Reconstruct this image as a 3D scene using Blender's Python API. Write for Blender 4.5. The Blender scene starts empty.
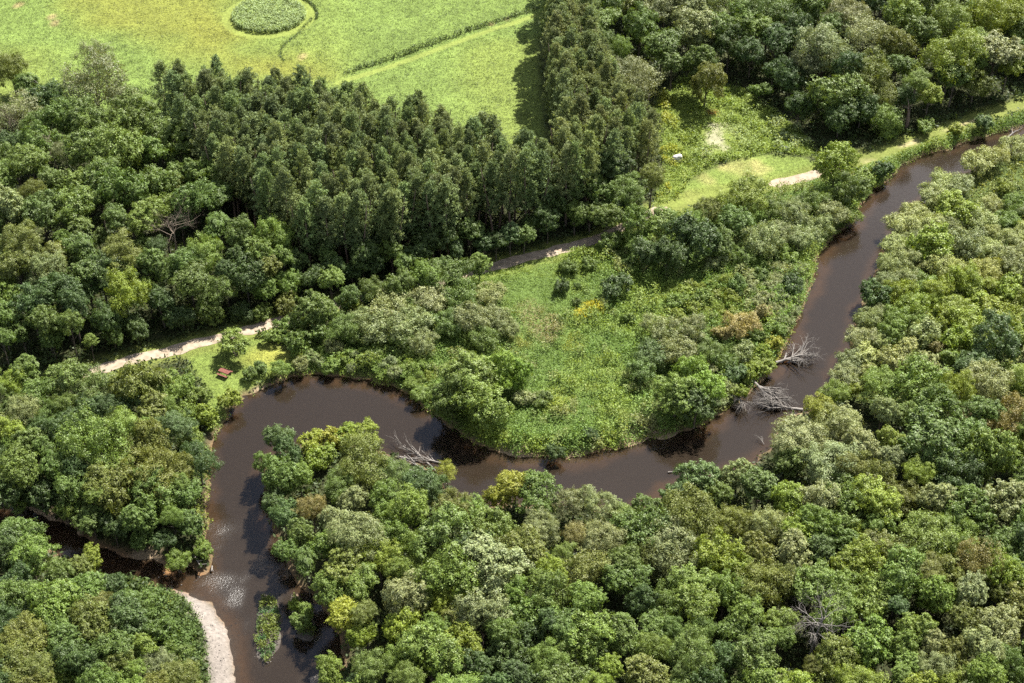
import bpy, math, random
import numpy as np
from mathutils import Vector, Matrix

# ------------------------------------------------------------------ basics
SC = bpy.context.scene
COL = SC.collection
RNG = np.random.default_rng(7)
random.seed(7)
F = 1530.0                      # focal length in pixels of the 1024 px wide frame
CAM_H = 137.0
PITCH = math.radians(39.0)
CP, SP = math.cos(PITCH), math.sin(PITCH)
SUN_AZ, SUN_EL = math.radians(36.0), math.radians(53.5)
WATER_Z = -0.9


def at(px, py, z=0.0):
    """ground point (x, y) seen at a photo pixel, on the level z"""
    a = (px - 512.0) / F
    b = (341.5 - py) / F
    dx, dy, dz = a, CP + b * SP, -SP + b * CP
    t = (z - CAM_H) / dz
    return dx * t, dy * t


def pxm(x, y, z):
    """pixels per metre at a point"""
    d = y * CP + (CAM_H - z) * SP
    return F / d


def poly(pts, z=0.0):
    return np.array([at(p[0], p[1], z) for p in pts])


def smooth(a, b, v):
    t = np.clip((v - a) / (b - a), 0, 1)
    return t * t * (3 - 2 * t)


def dist_line(P, L):
    """distance of points P (n,2) to the polyline L (m,2)"""
    best = np.full(len(P), 1e9)
    for a, b in zip(L[:-1], L[1:]):
        ab = b - a
        t = np.clip(((P - a) @ ab) / max(ab @ ab, 1e-9), 0, 1)
        q = P - (a + t[:, None] * ab)
        best = np.minimum(best, np.hypot(q[:, 0], q[:, 1]))
    return best


def inside(P, G):
    r = np.zeros(len(P), bool)
    x, y = P[:, 0], P[:, 1]
    for (x0, y0), (x1, y1) in zip(G, np.roll(G, -1, 0)):
        c = (y0 > y) != (y1 > y)
        if y1 != y0:
            r ^= c & (x < (x1 - x0) * (y - y0) / (y1 - y0) + x0)
    return r


def sdist(P, G):
    """signed distance, positive inside the polygon G"""
    d = dist_line(P, np.vstack([G, G[:1]]))
    return np.where(inside(P, G), d, -d)


def vnoise(x, y, scale, seed=0):
    x = x / scale + seed * 17.31
    y = y / scale - seed * 9.77
    xi, yi = np.floor(x), np.floor(y)
    fx, fy = x - xi, y - yi
    fx, fy = fx * fx * (3 - 2 * fx), fy * fy * (3 - 2 * fy)

    def h(a, b):
        s = np.sin(a * 127.1 + b * 311.7 + seed * 74.7) * 43758.5453
        return s - np.floor(s)
    return (h(xi, yi) * (1 - fx) + h(xi + 1, yi) * fx) * (1 - fy) + (h(xi, yi + 1) * (1 - fx) + h(xi + 1, yi + 1) * fx) * fy


# ------------------------------------------------------------------ layout in plan (metres, read off the photograph)
FAR_SHORE = [(1060, 112), (1020, 128), (1000, 133), (975, 139), (950, 148), (920, 158), (902, 168), (888, 182), (872, 190), (862, 203), (853, 222), (830, 238),
             (821, 254), (815, 275), (805, 302), (795, 325), (785, 350), (768, 376), (750, 390), (735, 406), (712, 421), (690, 432), (665, 438),
             (640, 442), (612, 450), (585, 457), (560, 457), (535, 458), (510, 455), (490, 450), (470, 440), (450, 427), (430, 411), (405, 394),
             (385, 385), (360, 379), (330, 376), (305, 375), (285, 379), (268, 386), (245, 396), (232, 410), (222, 425), (214, 440), (210, 455),
             (209, 472), (210, 492), (205, 515), (210, 540), (212, 560), (205, 580)]
BAR_SHORE = [(182, 592), (197, 599), (212, 607), (223, 622), (231, 642), (234, 662), (233, 720)]
NEAR_SHORE = [(318, 720), (345, 665), (340, 638), (318, 606), (296, 580), (280, 552), (270, 522), (264, 492), (262, 468), (275, 455), (300, 447), (340, 444),
              (380, 450), (415, 462), (440, 480), (452, 497), (468, 510), (500, 505), (550, 504), (600, 510), (628, 516), (655, 503), (685, 484), (722, 477),
              (750, 466), (770, 446), (786, 420), (806, 412), (826, 394), (842, 372), (852, 342), (858, 312), (867, 292), (878, 266), (888, 245),
              (902, 222), (918, 206), (938, 191), (966, 176), (990, 165), (1015, 155), (1060, 142)]
RIVER = poly(FAR_SHORE + BAR_SHORE + NEAR_SHORE, WATER_Z)
CREEK = poly([(-60, 478), (0, 500), (38, 512), (70, 528), (95, 545), (130, 556), (165, 562), (205, 572), (215, 600), (180, 594), (140, 580), (100, 574), (62, 556), (30, 535), (-10, 522), (-60, 505)], WATER_Z)
BAR = poly([(176, 590), (197, 599), (212, 607), (223, 622), (231, 642), (234, 662), (233, 720), (208, 720), (207, 660), (200, 630), (186, 606)], -0.7)
ISLE = poly([(263, 594), (274, 598), (281, 612), (281, 635), (274, 655), (266, 664), (258, 656), (254, 635), (257, 612)], -0.7)
ISLET = poly([(291, 592), (300, 598), (310, 612), (318, 628), (312, 640), (299, 636), (293, 618)], -0.7)
SPIT = poly([(305, 676), (322, 672), (345, 690), (310, 690)], -0.7)
PATH = poly([(60, 377), (112, 366), (140, 358), (165, 353), (195, 345), (226, 337), (250, 330), (272, 324), (295, 317), (330, 306), (370, 296), (405, 288), (450, 279),
             (490, 268), (520, 260), (560, 250), (600, 239), (630, 224), (655, 212), (680, 204), (704, 197), (740, 190), (770, 185), (800, 179), (832, 170), (866, 160),
             (905, 146), (945, 131), (985, 117), (1030, 104), (1070, 92)])
FIELD = poly([(-120, -60), (560, -60), (545, 0), (540, 60), (548, 140), (545, 200), (400, 180), (250, 150), (165, 130), (100, 140), (30, 118), (-120, 95)])
FIELD_YELLOW = poly([(40, -40), (232, -40), (222, 12), (240, 40), (290, 62), (330, 78), (240, 82), (180, 52), (90, 22)])
CIRCLE_C = np.array(at(269, 17))
CIRCLE_R = 7.0
DITCH = poly([(345, 74), (380, 63), (420, 49), (455, 36), (490, 24), (520, 15), (550, 5), (580, -6)])
DITCH_TRACK = poly([(338, 84), (380, 70), (420, 56), (455, 43), (490, 31), (520, 21), (550, 11), (580, 0)])
MEADOW = poly([(300, 352), (340, 320), (400, 300), (490, 272), (600, 244), (690, 215), (840, 175), (900, 153), (1060, 105), (1060, 118), (975, 139), (902, 168), (862, 203), (853, 222), (821, 254),
               (805, 302), (785, 350), (750, 390), (712, 421), (640, 442), (560, 457), (510, 455), (450, 427), (405, 394), (360, 379), (305, 375), (290, 360)], -0.3)
LAWN = poly([(186, 352), (226, 341), (245, 336), (262, 338), (290, 352), (292, 362), (270, 374), (250, 388), (232, 405), (215, 425), (205, 410), (204, 385), (190, 368)])
CLEARING = poly([(672, 208), (683, 188), (693, 178), (720, 166), (745, 157), (775, 154), (805, 158), (822, 166), (826, 174), (800, 182), (770, 189), (735, 195), (700, 202)])
WEED_CLEARING = poly([(655, 100), (680, 80), (700, 78), (745, 90), (770, 110), (800, 130), (822, 158), (775, 152), (720, 164), (690, 180), (670, 210), (652, 205), (664, 170), (655, 130)])
EAST = poly([(985, 160), (1060, 142), (1060, 420), (830, 400), (852, 342), (867, 292), (888, 245), (918, 206)])
BAR_WEEDS = poly([(116, 566), (150, 576), (178, 591), (196, 612), (206, 640), (210, 680), (212, 720), (150, 720), (150, 640), (130, 600)])


def river_depth(P):
    d = np.maximum(sdist(P, RIVER), sdist(P, CREEK))
    return d + 0.9 * (vnoise(P[:, 0], P[:, 1], 1.7, 3) - 0.5) + 0.5 * (vnoise(P[:, 0], P[:, 1], 0.8, 4) - 0.5)


def land_at(P):
    """terrain height and distance into the water"""
    d = river_depth(P)
    z = np.where(d < 0, WATER_Z + 0.9 * smooth(0, 2.0, -d) + 0.06, WATER_Z - np.minimum(1.3, 0.05 + 0.28 * d))
    crk = sdist(P, CREEK)
    z = np.where((crk > 0) & (sdist(P, RIVER) < 1.5), np.maximum(z, WATER_Z - .16 + .42 * (vnoise(P[:, 0], P[:, 1], 2.0, 9) - .5)), z)
    for G, top in ((BAR, 0.22), (ISLE, 0.25), (ISLET, 0.3), (SPIT, 0.12)):
        s = sdist(P, G) + 0.7 * (vnoise(P[:, 0], P[:, 1], 1.3, 8) - 0.5)
        z = np.maximum(z, WATER_Z - 0.35 + (top + 0.35) * smooth(-1.2, 1.0, s))
    dp = dist_line(P, PATH)
    bump = 0.30 * (vnoise(P[:, 0], P[:, 1], 9, 1) - 0.5) + 0.12 * (vnoise(P[:, 0], P[:, 1], 2.2, 2) - 0.5)
    z = z + bump * smooth(1.8, 4.0, dp) * smooth(0.5, 3.0, -d)
    return z, d


def ground_z(x, y):
    z, d = land_at(np.array([[x, y]]))
    return float(z[0]), float(d[0])


# real surface colours (linear)
XCG = at(846, 166)[0]
C_FLOOR = np.array((.030, .034, .014))
C_FIELD = np.array((.102, .144, .035))
C_YELLOW = np.array((.122, .132, .026))
C_MEADOW = np.array((.092, .138, .034))
C_LAWN = np.array((.100, .133, .030))
C_STRAW = np.array((.21, .185, .075))
C_SAND = np.array((.26, .21, .15))
C_GRAVEL = np.array((.150, .132, .116))
C_MUD = np.array((.026, .020, .015))
C_SHALLOW = np.array((.16, .088, .040))
C_WEEDS = np.array((.125, .160, .034))


def mixc(a, b, w):
    return a * (1 - w[:, None]) + b * w[:, None]


def ground_col(P, d=None):
    n = len(P)
    x, y = P[:, 0], P[:, 1]
    n1, n2, n3 = vnoise(x, y, 6, 11), vnoise(x, y, 2.0, 12), vnoise(x, y, 18, 13)
    c = np.tile(C_FLOOR, (n, 1)) * (0.7 + 0.6 * n2)[:, None]
    w = smooth(-1, 1.5, sdist(P, FIELD))
    fc = np.tile(C_FIELD, (n, 1)) * (0.78 + 0.25 * n1 + 0.2 * n3)[:, None]
    fc = mixc(fc, C_YELLOW, np.clip(smooth(-7, 7, sdist(P, FIELD_YELLOW) + 8 * (n1 - 0.5)) * 0.9 + 0.35 * smooth(.55, .9, n3), 0, 1))
    dc = np.hypot(x - CIRCLE_C[0], y - CIRCLE_C[1])
    fc = mixc(fc, np.array((.128, .155, .036)), smooth(9.2, 8.8, dc) * 0.8)
    fc = mixc(fc, np.array((.135, .160, .038)), smooth(1.0, 0.5, dist_line(P, DITCH_TRACK)) * .7)
    for (bx, by, br) in ((52, 17, 1.4), (55, 23, 1.2), (18, 5, 1.2), (303, 57, 1.4), (507, 19, .9), (491, 24, .7)):
        q = np.array(at(bx, by))
        fc = mixc(fc, np.array((.22, .175, .085)), .75 * smooth(br, br * .35, np.hypot(x - q[0], (y - q[1]) * .7) + 1.0 * (n2 - .5)))
    c = mixc(c, fc, w)
    c = mixc(c, C_MEADOW * 0.7, smooth(-0.5, 1, sdist(P, MEADOW)))
    c = mixc(c, C_MEADOW * 0.7, smooth(-0.5, 1, sdist(P, EAST)) * .6)
    c = mixc(c, C_WEEDS * .8, smooth(-0.5, 1, sdist(P, WEED_CLEARING)))
    c = mixc(c, C_WEEDS * .6, smooth(-0.5, 1, sdist(P, BAR_WEEDS)))
    lw = smooth(-.6, .6, sdist(P, LAWN))
    lc = np.tile(C_LAWN, (n, 1)) * (0.8 + 0.35 * n1)[:, None]
    q = np.array(at(275, 355))
    lc = mixc(lc, np.array((.16, .165, .035)), smooth(5, 1, np.hypot(x - q[0], (y - q[1]) * 1.1) + 3 * (n1 - .5)))
    c = mixc(c, lc, lw)
    cw = smooth(-.6, .6, sdist(P, CLEARING))
    cc = np.tile(C_LAWN * 1.12, (n, 1)) * (0.85 + 0.3 * n1)[:, None]
    for (bx, by, br) in ((740, 166, 4.5), (760, 170, 3.0), (706, 176, 2.5), (722, 163, 2.5), (690, 200, 1.5)):
        q = np.array(at(bx, by))
        cc = mixc(cc, C_STRAW, .5 * smooth(br, br * .2, np.hypot(x - q[0], (y - q[1]) * .8) + 3.0 * (n2 - .5)))
    c = mixc(c, cc, cw)
    q = np.array(at(719, 140))
    c = mixc(c, np.array((.21, .20, .13)), .85 * smooth(3.6, .8, np.hypot(x - q[0], (y - q[1]) * .55) + 4.5 * (n2 - .5) + 3 * (n1 - .5)))
    # verge of the path
    dp = dist_line(P, PATH)
    c = mixc(c, np.array((.115, .135, .032)), .8 * smooth(3.4, 1.6, dp + 1.2 * (n2 - .5)))
    far_path = smooth(.9, .3, dp + .9 * (n2 - .5)) * smooth(XCG, XCG + 3, x) * smooth(.25, .6, vnoise(x, y, 4.5, 14))
    c = mixc(c, np.array((.24, .21, .11)), far_path)
    if d is not None:
        c = mixc(c, np.array((.10, .072, .042)), smooth(-1.1, -.15, d + .6 * (n2 - .5)))
        c = mixc(c, np.array((.15, .095, .055)), smooth(-.6, .2, sdist(P, CREEK)) * .9)
        shal = smooth(0.0, .5, d)
        deep = smooth(.0, -1.0, sdist(P, CREEK)) * smooth(.5, 2.4, d + 2.0 * (n1 - .5))
        c = mixc(c, C_SHALLOW, shal)
        c = mixc(c, C_MUD, deep)
        for G, k in ((BAR, 1.0), (ISLE, .0), (ISLET, .0), (SPIT, .8)):
            s = sdist(P, G) + .7 * (vnoise(x, y, 1.3, 8) - .5)
            c = mixc(c, C_GRAVEL * (.5 + .5 * k), smooth(-1.0, .6, s + .8 * (n2 - .5)) * (1 if k == 1 else smooth(1.7, .5, s)))
        for (bx, by, br) in ((640, 440, 3), (655, 438, 3), (668, 437, 2.5), (520, 458, 2.6), (505, 457, 2), (580, 459, 2), (265, 392, 2.2), (145, 562, 3.2), (30, 512, 3), (45, 520, 2.5), (70, 530, 2.5), (850, 285, 2), (270, 585, 2.4), (259, 588, 1.6), (246, 608, 1.2)):
            q = np.array(at(bx, by, WATER_Z))
            c = mixc(c, np.array((.25, .19, .125)), .9 * smooth(br, br * .4, np.hypot(x - q[0], (y - q[1]) * 1.2)) * smooth(.9, .2, d))
    return c


# ------------------------------------------------------------------ materials
def nt(name):
    m = bpy.data.materials.new(name)
    m.use_nodes = True
    t = m.node_tree
    t.nodes.clear()
    return m, t, t.nodes, t.links


def leaf_material(name, source, rough=.55, trans=.25, spec=.35):
    m, t, N, L = nt(name)
    out = N.new('ShaderNodeOutputMaterial')
    at_ = N.new('ShaderNodeAttribute'); at_.attribute_name = 'tint'
    if source == 'object':
        oi = N.new('ShaderNodeObjectInfo')
        mul = N.new('ShaderNodeMix'); mul.data_type = 'RGBA'; mul.blend_type = 'MULTIPLY'; mul.inputs[0].default_value = 1
        L.new(oi.outputs['Color'], mul.inputs[6]); L.new(at_.outputs['Color'], mul.inputs[7])
        col = mul.outputs[2]
    else:
        col = at_.outputs['Color']
    p = N.new('ShaderNodeBsdfPrincipled')
    p.inputs['Roughness'].default_value = rough
    p.inputs['Specular IOR Level'].default_value = spec
    L.new(col, p.inputs['Base Color'])
    tr = N.new('ShaderNodeBsdfTranslucent')
    hs = N.new('ShaderNodeMix'); hs.data_type = 'RGBA'; hs.blend_type = 'MULTIPLY'; hs.inputs[0].default_value = 1
    hs.inputs[7].default_value = (1.25, 1.15, .55, 1)
    L.new(col, hs.inputs[6]); L.new(hs.outputs[2], tr.inputs['Color'])
    mx = N.new('ShaderNodeMixShader'); mx.inputs[0].default_value = trans
    L.new(p.outputs[0], mx.inputs[1]); L.new(tr.outputs[0], mx.inputs[2]); L.new(mx.outputs[0], out.inputs[0])
    return m


def bark_material(name, c0, c1, scale=3.0):
    m, t, N, L = nt(name)
    out = N.new('ShaderNodeOutputMaterial')
    p = N.new('ShaderNodeBsdfPrincipled'); p.inputs['Roughness'].default_value = .85; p.inputs['Specular IOR Level'].default_value = .2
    tc = N.new('ShaderNodeTexCoord')
    no = N.new('ShaderNodeTexNoise'); no.inputs['Scale'].default_value = scale; no.inputs['Detail'].default_value = 4
    rp = N.new('ShaderNodeValToRGB'); rp.color_ramp.elements[0].position = .3; rp.color_ramp.elements[1].position = .7
    rp.color_ramp.elements[0].color = (*c0, 1); rp.color_ramp.elements[1].color = (*c1, 1)
    L.new(tc.outputs['Object'], no.inputs['Vector']); L.new(no.outputs[0], rp.inputs[0]); L.new(rp.outputs[0], p.inputs['Base Color']); L.new(p.outputs[0], out.inputs[0])
    bp = N.new('ShaderNodeBump'); bp.inputs['Strength'].default_value = .4; L.new(no.outputs[0], bp.inputs['Height']); L.new(bp.outputs[0], p.inputs['Normal'])
    return m


M_LEAF = leaf_material('leaves', 'object')
M_NEEDLE = leaf_material('needles', 'object', .65, .3, .2)
M_HERB = leaf_material('herbs', 'attr', .6, .35, .25)
M_BARK = bark_material('bark', (.05, .04, .03), (.13, .11, .085))
M_PINEBARK = bark_material('pine bark', (.09, .06, .045), (.20, .15, .12))
M_DEAD = bark_material('weathered dead wood', (.085, .075, .066), (.19, .175, .16), 5)
M_DEADBROWN = bark_material('brown dead twigs', (.10, .078, .058), (.19, .15, .115), 5)
M_STONE = bark_material('pale stone', (.42, .41, .40), (.60, .58, .57), 2)
M_TABLE = bark_material('red stained boards', (.10, .036, .026), (.155, .062, .048), 6)


def ground_material():
    m, t, N, L = nt('ground')
    out = N.new('ShaderNodeOutputMaterial')
    p = N.new('ShaderNodeBsdfPrincipled'); p.inputs['Roughness'].default_value = .95; p.inputs['Specular IOR Level'].default_value = .1
    a = N.new('ShaderNodeAttribute'); a.attribute_name = 'tint'
    g = N.new('ShaderNodeNewGeometry')
    n1 = N.new('ShaderNodeTexNoise'); n1.inputs['Scale'].default_value = 2.2; n1.inputs['Detail'].default_value = 6; n1.inputs['Roughness'].default_value = .7
    n2 = N.new('ShaderNodeTexNoise'); n2.inputs['Scale'].default_value = .25; n2.inputs['Detail'].default_value = 5
    L.new(g.outputs['Position'], n1.inputs['Vector']); L.new(g.outputs['Position'], n2.inputs['Vector'])
    r1 = N.new('ShaderNodeMapRange'); r1.inputs[1].default_value = .3; r1.inputs[2].default_value = .7; r1.inputs[3].default_value = .65; r1.inputs[4].default_value = 1.3
    r2 = N.new('ShaderNodeMapRange'); r2.inputs[1].default_value = .3; r2.inputs[2].default_value = .7; r2.inputs[3].default_value = .85; r2.inputs[4].default_value = 1.15
    L.new(n1.outputs[0], r1.inputs[0]); L.new(n2.outputs[0], r2.inputs[0])
    mm = N.new('ShaderNodeMath'); mm.operation = 'MULTIPLY'; L.new(r1.outputs[0], mm.inputs[0]); L.new(r2.outputs[0], mm.inputs[1])
    sc = N.new('ShaderNodeVectorMath'); sc.operation = 'SCALE'
    L.new(a.outputs['Color'], sc.inputs[0]); L.new(mm.outputs[0], sc.inputs['Scale']); L.new(sc.outputs[0], p.inputs['Base Color'])
    bp = N.new('ShaderNodeBump'); bp.inputs['Strength'].default_value = .6; bp.inputs['Distance'].default_value = .3
    L.new(n1.outputs[0], bp.inputs['Height']); L.new(bp.outputs[0], p.inputs['Normal']); L.new(p.outputs[0], out.inputs[0])
    return m


def path_material():
    m, t, N, L = nt('sandy path')
    out = N.new('ShaderNodeOutputMaterial')
    p = N.new('ShaderNodeBsdfPrincipled'); p.inputs['Roughness'].default_value = .95; p.inputs['Specular IOR Level'].default_value = .1
    g = N.new('ShaderNodeNewGeometry')
    n1 = N.new('ShaderNodeTexNoise'); n1.inputs['Scale'].default_value = 1.1; n1.inputs['Detail'].default_value = 8
    rp = N.new('ShaderNodeValToRGB'); rp.color_ramp.elements[0].position = .3; rp.color_ramp.elements[1].position = .62
    rp.color_ramp.elements[0].color = (.15, .12, .085, 1); rp.color_ramp.elements[1].color = (.245, .20, .15, 1)
    L.new(g.outputs['Position'], n1.inputs['Vector']); L.new(n1.outputs[0], rp.inputs[0]); L.new(rp.outputs[0], p.inputs['Base Color']); L.new(p.outputs[0], out.inputs[0])
    return m


def water_material():
    m, t, N, L = nt('river water')
    out = N.new('ShaderNodeOutputMaterial')
    g = N.new('ShaderNodeNewGeometry')
    n1 = N.new('ShaderNodeTexNoise'); n1.inputs['Scale'].default_value = 1.3; n1.inputs['Detail'].default_value = 4
    n2 = N.new('ShaderNodeTexNoise'); n2.inputs['Scale'].default_value = 3.2; n2.inputs['Detail'].default_value = 7; n2.inputs['Roughness'].default_value = .65
    L.new(g.outputs['Position'], n1.inputs['Vector']); L.new(g.outputs['Position'], n2.inputs['Vector'])
    a = N.new('ShaderNodeAttribute'); a.attribute_name = 'tint'          # how broken the surface is (riffle)
    st = N.new('ShaderNodeMapRange'); st.inputs[3].default_value = .03; st.inputs[4].default_value = .6
    L.new(a.outputs['Fac'], st.inputs[0])
    b1 = N.new('ShaderNodeBump'); b1.inputs['Distance'].default_value = .25; b1.inputs['Strength'].default_value = .035
    L.new(n1.outputs[0], b1.inputs['Height'])
    b2 = N.new('ShaderNodeBump'); b2.inputs['Distance'].default_value = .2
    L.new(st.outputs[0], b2.inputs['Strength']); L.new(n2.outputs[0], b2.inputs['Height']); L.new(b1.outputs[0], b2.inputs['Normal'])
    gl = N.new('ShaderNodeBsdfGlossy'); rg = N.new('ShaderNodeMapRange'); rg.inputs[3].default_value = .11; rg.inputs[4].default_value = .34; L.new(a.outputs['Fac'], rg.inputs[0]); L.new(rg.outputs[0], gl.inputs['Roughness'])
    L.new(b2.outputs[0], gl.inputs['Normal'])
    fr = N.new('ShaderNodeFresnel'); fr.inputs['IOR'].default_value = 1.45; L.new(b2.outputs[0], fr.inputs['Normal'])
    tr = N.new('ShaderNodeBsdfTransparent'); tr.inputs['Color'].default_value = (.50, .48, .45, 1)
    di = N.new('ShaderNodeBsdfDiffuse'); di.inputs['Color'].default_value = (.034, .0245, .0165, 1)
    mb = N.new('ShaderNodeMixShader'); mb.inputs[0].default_value = .35
    L.new(tr.outputs[0], mb.inputs[1]); L.new(di.outputs[0], mb.inputs[2])
    mx = N.new('ShaderNodeMixShader'); L.new(fr.outputs[0], mx.inputs[0]); L.new(mb.outputs[0], mx.inputs[1]); L.new(gl.outputs[0], mx.inputs[2])
    L.new(mx.outputs[0], out.inputs[0])
    return m


# ------------------------------------------------------------------ mesh helpers
def mesh_np(name, V, faces, mat, tint=None):
    """V (n,3); faces (m,k) of equal size k; tint (n,3)"""
    me = bpy.data.meshes.new(name)
    k = faces.shape[1]
    me.vertices.add(len(V)); me.vertices.foreach_set('co', np.ascontiguousarray(V, np.float32).ravel())
    me.loops.add(faces.size); me.loops.foreach_set('vertex_index', np.ascontiguousarray(faces, np.int32).ravel())
    me.polygons.add(len(faces)); me.polygons.foreach_set('loop_start', np.arange(0, faces.size, k, dtype=np.int32))
    if tint is not None:
        ca = me.color_attributes.new('tint', 'FLOAT_COLOR', 'POINT')
        ca.data.foreach_set('color', np.hstack([tint, np.ones((len(V), 1))]).astype(np.float32).ravel())
    me.update(calc_edges=True)
    me.materials.append(mat)
    return me


def unit(v):
    return v / np.maximum(np.linalg.norm(v, axis=1, keepdims=True), 1e-9)


def cards(C, Nrm, size, ratio=.62):
    """one leaf-shaped quad per centre"""
    n = len(C)
    t = unit(np.cross(Nrm, RNG.normal(size=(n, 3))))
    b = np.cross(Nrm, t)
    size = np.broadcast_to(np.asarray(size, float), (n,))[:, None]
    V = np.empty((n, 4, 3))
    V[:, 0] = C + t * size; V[:, 1] = C + b * size * ratio; V[:, 2] = C - t * size; V[:, 3] = C - b * size * ratio
    V[:, 0] += Nrm * size * .25; V[:, 2] += Nrm * size * -.2
    return V.reshape(-1, 3)


def leaf_mesh(name, C, Nrm, size, tint, mat, ratio=.62):
    V = cards(C, unit(Nrm), size, ratio)
    return mesh_np(name, V, np.arange(len(V)).reshape(-1, 4), mat, np.repeat(tint, 4, 0))


class Tubes:
    """tapered branches gathered into one mesh"""
    def __init__(s, sides=6):
        s.v, s.f, s.k = [], [], sides

    def add(s, pts, radii):
        k, base = s.k, len(s.v)
        for i, (p, r) in enumerate(zip(pts, radii)):
            q = pts[min(i + 1, len(pts) - 1)] - pts[max(i - 1, 0)]
            q = q.normalized() if q.length > 1e-6 else Vector((0, 0, 1))
            a = q.orthogonal().normalized(); b = q.cross(a)
            for j in range(k):
                w = 2 * math.pi * j / k
                s.v.append(p + (a * math.cos(w) + b * math.sin(w)) * r)
        for i in range(len(pts) - 1):
            for j in range(k):
                s.f.append((base + i * k + j, base + i * k + (j + 1) % k, base + (i + 1) * k + (j + 1) % k, base + (i + 1) * k + j))

    def mesh(s, name, mat):
        V = np.array([tuple(v) for v in s.v])
        me = mesh_np(name, V, np.array(s.f), mat)
        me.polygons.foreach_set('use_smooth', [True] * len(me.polygons))
        return me


def rv(s=1.0):
    return Vector((random.gauss(0, s), random.gauss(0, s), random.gauss(0, s)))


def crooked(p0, d, length, n, wob, sag=0.0):
    pts = [p0.copy()]
    d = d.normalized()
    for i in range(n):
        d = (d + rv(wob) + Vector((0, 0, -sag))).normalized()
        pts.append(pts[-1] + d * (length / n))
    return pts


def bare_branches(tb, p0, d, length, r, depth, spread=.7, wob=.12, sag=0.0, nb=4, tip=.25):
    pts = crooked(p0, d, length, 5, wob, sag)
    rad = [r * (1 - (1 - tip) * i / 5) for i in range(6)]
    tb.add(pts, rad)
    if depth <= 0:
        return
    for i in range(nb):
        k = random.uniform(.35, 1.0) * 5
        j = min(int(k), 4)
        q = pts[j].lerp(pts[j + 1], k - j)
        dd = ((pts[j + 1] - pts[j]).normalized() + rv(spread)).normalized()
        bare_branches(tb, q, dd, length * random.uniform(.42, .72), rad[j] * .58, depth - 1, spread, wob, sag, nb, tip)


# ------------------------------------------------------------------ objects
def link(o, parent=None):
    COL.objects.link(o)
    if parent:
        o.parent = parent
    return o


def tag(o, label=None, cat=None, group=None, kind=None):
    if label: o['label'] = label
    if cat: o['category'] = cat
    if group: o['group'] = group
    if kind: o['kind'] = kind
    return o


def root(name, loc, rz=0.0, label=None, cat=None, group=None):
    o = bpy.data.objects.new(name, None)
    o.empty_display_size = .5
    o.location = loc; o.rotation_euler = (0, 0, rz)
    link(o)
    return tag(o, label, cat, group)


# ------------------------------------------------------------------ crown models
def sphere_dirs(n):
    v = RNG.normal(size=(n, 3))
    return unit(v)


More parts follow.
